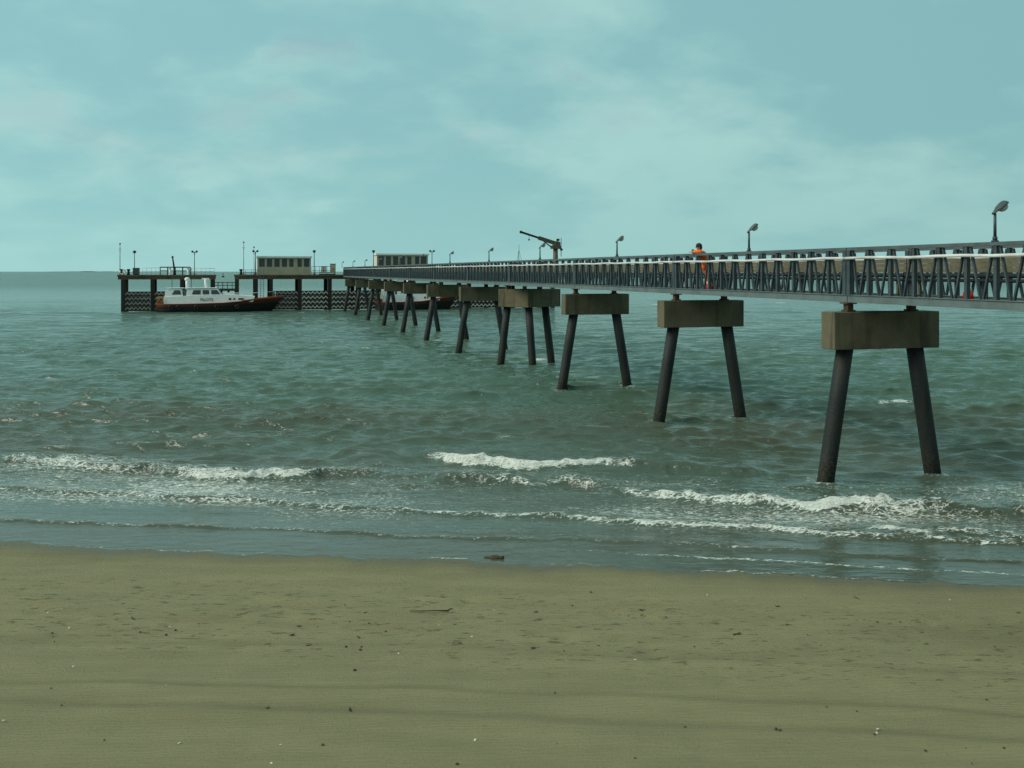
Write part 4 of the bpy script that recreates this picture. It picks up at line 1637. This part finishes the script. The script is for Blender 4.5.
for kind, plist in fixed.items():
    nm, lab, ct_, grp_, mt = LAB[kind]
    for k, (u, v) in enumerate(plist):
        z = 0.1
        for _ in range(6):
            p = at_z(u, v, z)
            z = sand_z(p.x, p.y)
        if p.y > float(SHORE(np.array([p.x]))[0]) - 0.6 and k > 30:
            continue
        if len(protos[kind]) < 5:
            o = scrap_mesh(100 + k, kind).build(nm, mt)
            protos[kind].append(o)
        else:
            o = protos[kind][k % 5].copy()
            COL.objects.link(o)
        tag(o, lab, ct_, grp_)
        o.location = (p.x, p.y, z - 0.004)
        o.rotation_euler = (0, 0, rr.random() * 6.28)
        s_ = {"weed": rr.uniform(0.2, 0.48), "pebble": rr.uniform(0.3, 0.75), "shell": rr.uniform(0.45, 0.85)}[kind]
        o.scale = (s_ * (1.5 if kind == "weed" else 1), s_, s_)

# driftwood stick
p = at_z(430, 609.5, 0.12)
st = empty("driftwood_stick", (p.x, p.y, sand_z(p.x, p.y)), 0, "thin dark driftwood stick lying on the sand in the middle", "driftwood")
mb = MB()
mb.tube([(-0.36, 0.02, 0.02), (-0.15, 0.0, 0.026), (0.1, 0.012, 0.03), (0.33, -0.02, 0.035)], [0.006, 0.009, 0.010, 0.016], 8)
mb.build("stem", M["kelp"], st)
mb = MB()
mb.tube([(0.30, -0.01, 0.035), (0.36, 0.03, 0.055), (0.4, 0.05, 0.04)], [0.013, 0.012, 0.006], 8)
mb.build("knot", M["kelp"], st)
# dark lump in the wet edge
p = at_z(495, 558.5, 0.0)
mb = MB()
mb.ball((0, 0, 0.02), 0.1, (1.45, 0.8, 0.55), 14, 8)
mb.ball((-0.14, 0.03, 0.01), 0.07, (1.5, 0.8, 0.5), 12, 8)
mb.ball((0.13, -0.02, 0.03), 0.05, (1.2, 0.9, 0.8), 12, 8)
r7 = random.Random(8)
for v in mb.bm.verts:
    v.co *= 1 + r7.uniform(-0.12, 0.12)
o = mb.build("seaweed_clump", M["kelp"])
o.location = (p.x, p.y, -0.01)
tag(o, "black seaweed clump at the water's edge in the middle of the beach", "seaweed")

# ------------------------------------------------------------------ light and sky
SUN_EL, SUN_AZ = R(38), R(-110)    # azimuth measured from +Y (ahead) towards +X; from the left
sd = Vector((math.sin(SUN_AZ) * math.cos(SUN_EL), math.cos(SUN_AZ) * math.cos(SUN_EL), math.sin(SUN_EL)))
sl = bpy.data.lights.new("sun", "SUN")
sl.energy = 2.4
sl.angle = R(34)
sl.color = (1.0, 0.99, 0.83)
so = bpy.data.objects.new("sun", sl)
COL.objects.link(so)
so.rotation_euler = sd.to_track_quat("Z", "Y").to_euler()

W = bpy.data.worlds.new("World")
S.world = W
W.use_nodes = True
nt = NT(W.node_tree)
bg = nt.n["Background"]
sky = nt.node("ShaderNodeTexSky", sky_type="NISHITA", sun_disc=False)
sky.sun_elevation = SUN_EL
sky.sun_rotation = SUN_AZ
sky.air_density = 1.0
sky.dust_density = 2.0
tc = nt.node("ShaderNodeTexCoord").outputs["Generated"]
sx = nt.node("ShaderNodeSeparateXYZ")
nt.put(sx.inputs[0], tc)
zc = nt.math("MAXIMUM", sx.outputs[2], 0.0)
den = nt.math("ADD", zc, 0.34)
cx = nt.node("ShaderNodeCombineXYZ")
nt.put(cx.inputs[0], nt.math("DIVIDE", sx.outputs[0], den))
nt.put(cx.inputs[1], nt.math("DIVIDE", sx.outputs[1], den))
nt.put(cx.inputs[2], nt.math("MULTIPLY", zc, 2.0))
cv = nt.mapping(cx.outputs[0], (1, 1, 1), (0, 0, 0), (3.1, 1.7, 0.4))
n1 = nt.noise(cv, 1.6, 6, 0.52, 0.2)
n2 = nt.noise(cv, 4.6, 5, 0.5, 0.15)
n3 = nt.noise(cv, 0.8, 3, 0.5)
cl = nt.math("ADD", nt.math("MULTIPLY", n1, 0.65), nt.math("MULTIPLY", n2, 0.35))
cloud = nt.mix(nt.ramp(cl, 0.42, 0.59), (2.62, 5.3, 5.5), (3.95, 6.75, 6.45))
puff = nt.math("MULTIPLY", nt.ramp(nt.math("ADD", nt.math("MULTIPLY", n2, 0.6), nt.math("MULTIPLY", n1, 0.4)), 0.53, 0.64, 0, 0.8), nt.ramp(n3, 0.42, 0.6))
cloud = nt.mix(puff, cloud, (4.25, 7.1, 6.8))
# paler towards the horizon, and unseen sky behind dimmed to darken viewer-facing sides
cloud = nt.mix(nt.ramp(zc, 0.0, 0.16, 0.7, 0.0), cloud, (3.2, 5.9, 5.75))
shade = nt.ramp(sx.outputs[1], -0.7, 0.5, 0.68, 1.0)
shade = nt.math("MULTIPLY", shade, nt.ramp(sx.outputs[0], -0.6, 0.6, 1.08, 0.88, smooth=False))
cloud = nt.mix(1.0, cloud, shade, "MULTIPLY")
gap = nt.math("MULTIPLY", nt.ramp(nt.math("ADD", nt.math("MULTIPLY", n3, 0.5), nt.math("MULTIPLY", n2, 0.5)), 0.54, 0.66, 0.05, 0.5), nt.ramp(zc, 0.05, 0.2))
col = nt.mix(gap, cloud, sky.outputs[0])
nt.put(bg.inputs[0], col)
bg.inputs[1].default_value = 0.1

vs = S.view_settings
vs.view_transform = "Standard"
vs.look = "None"
vs.gamma = 1
vs.exposure = 0
vs.use_curve_mapping = False
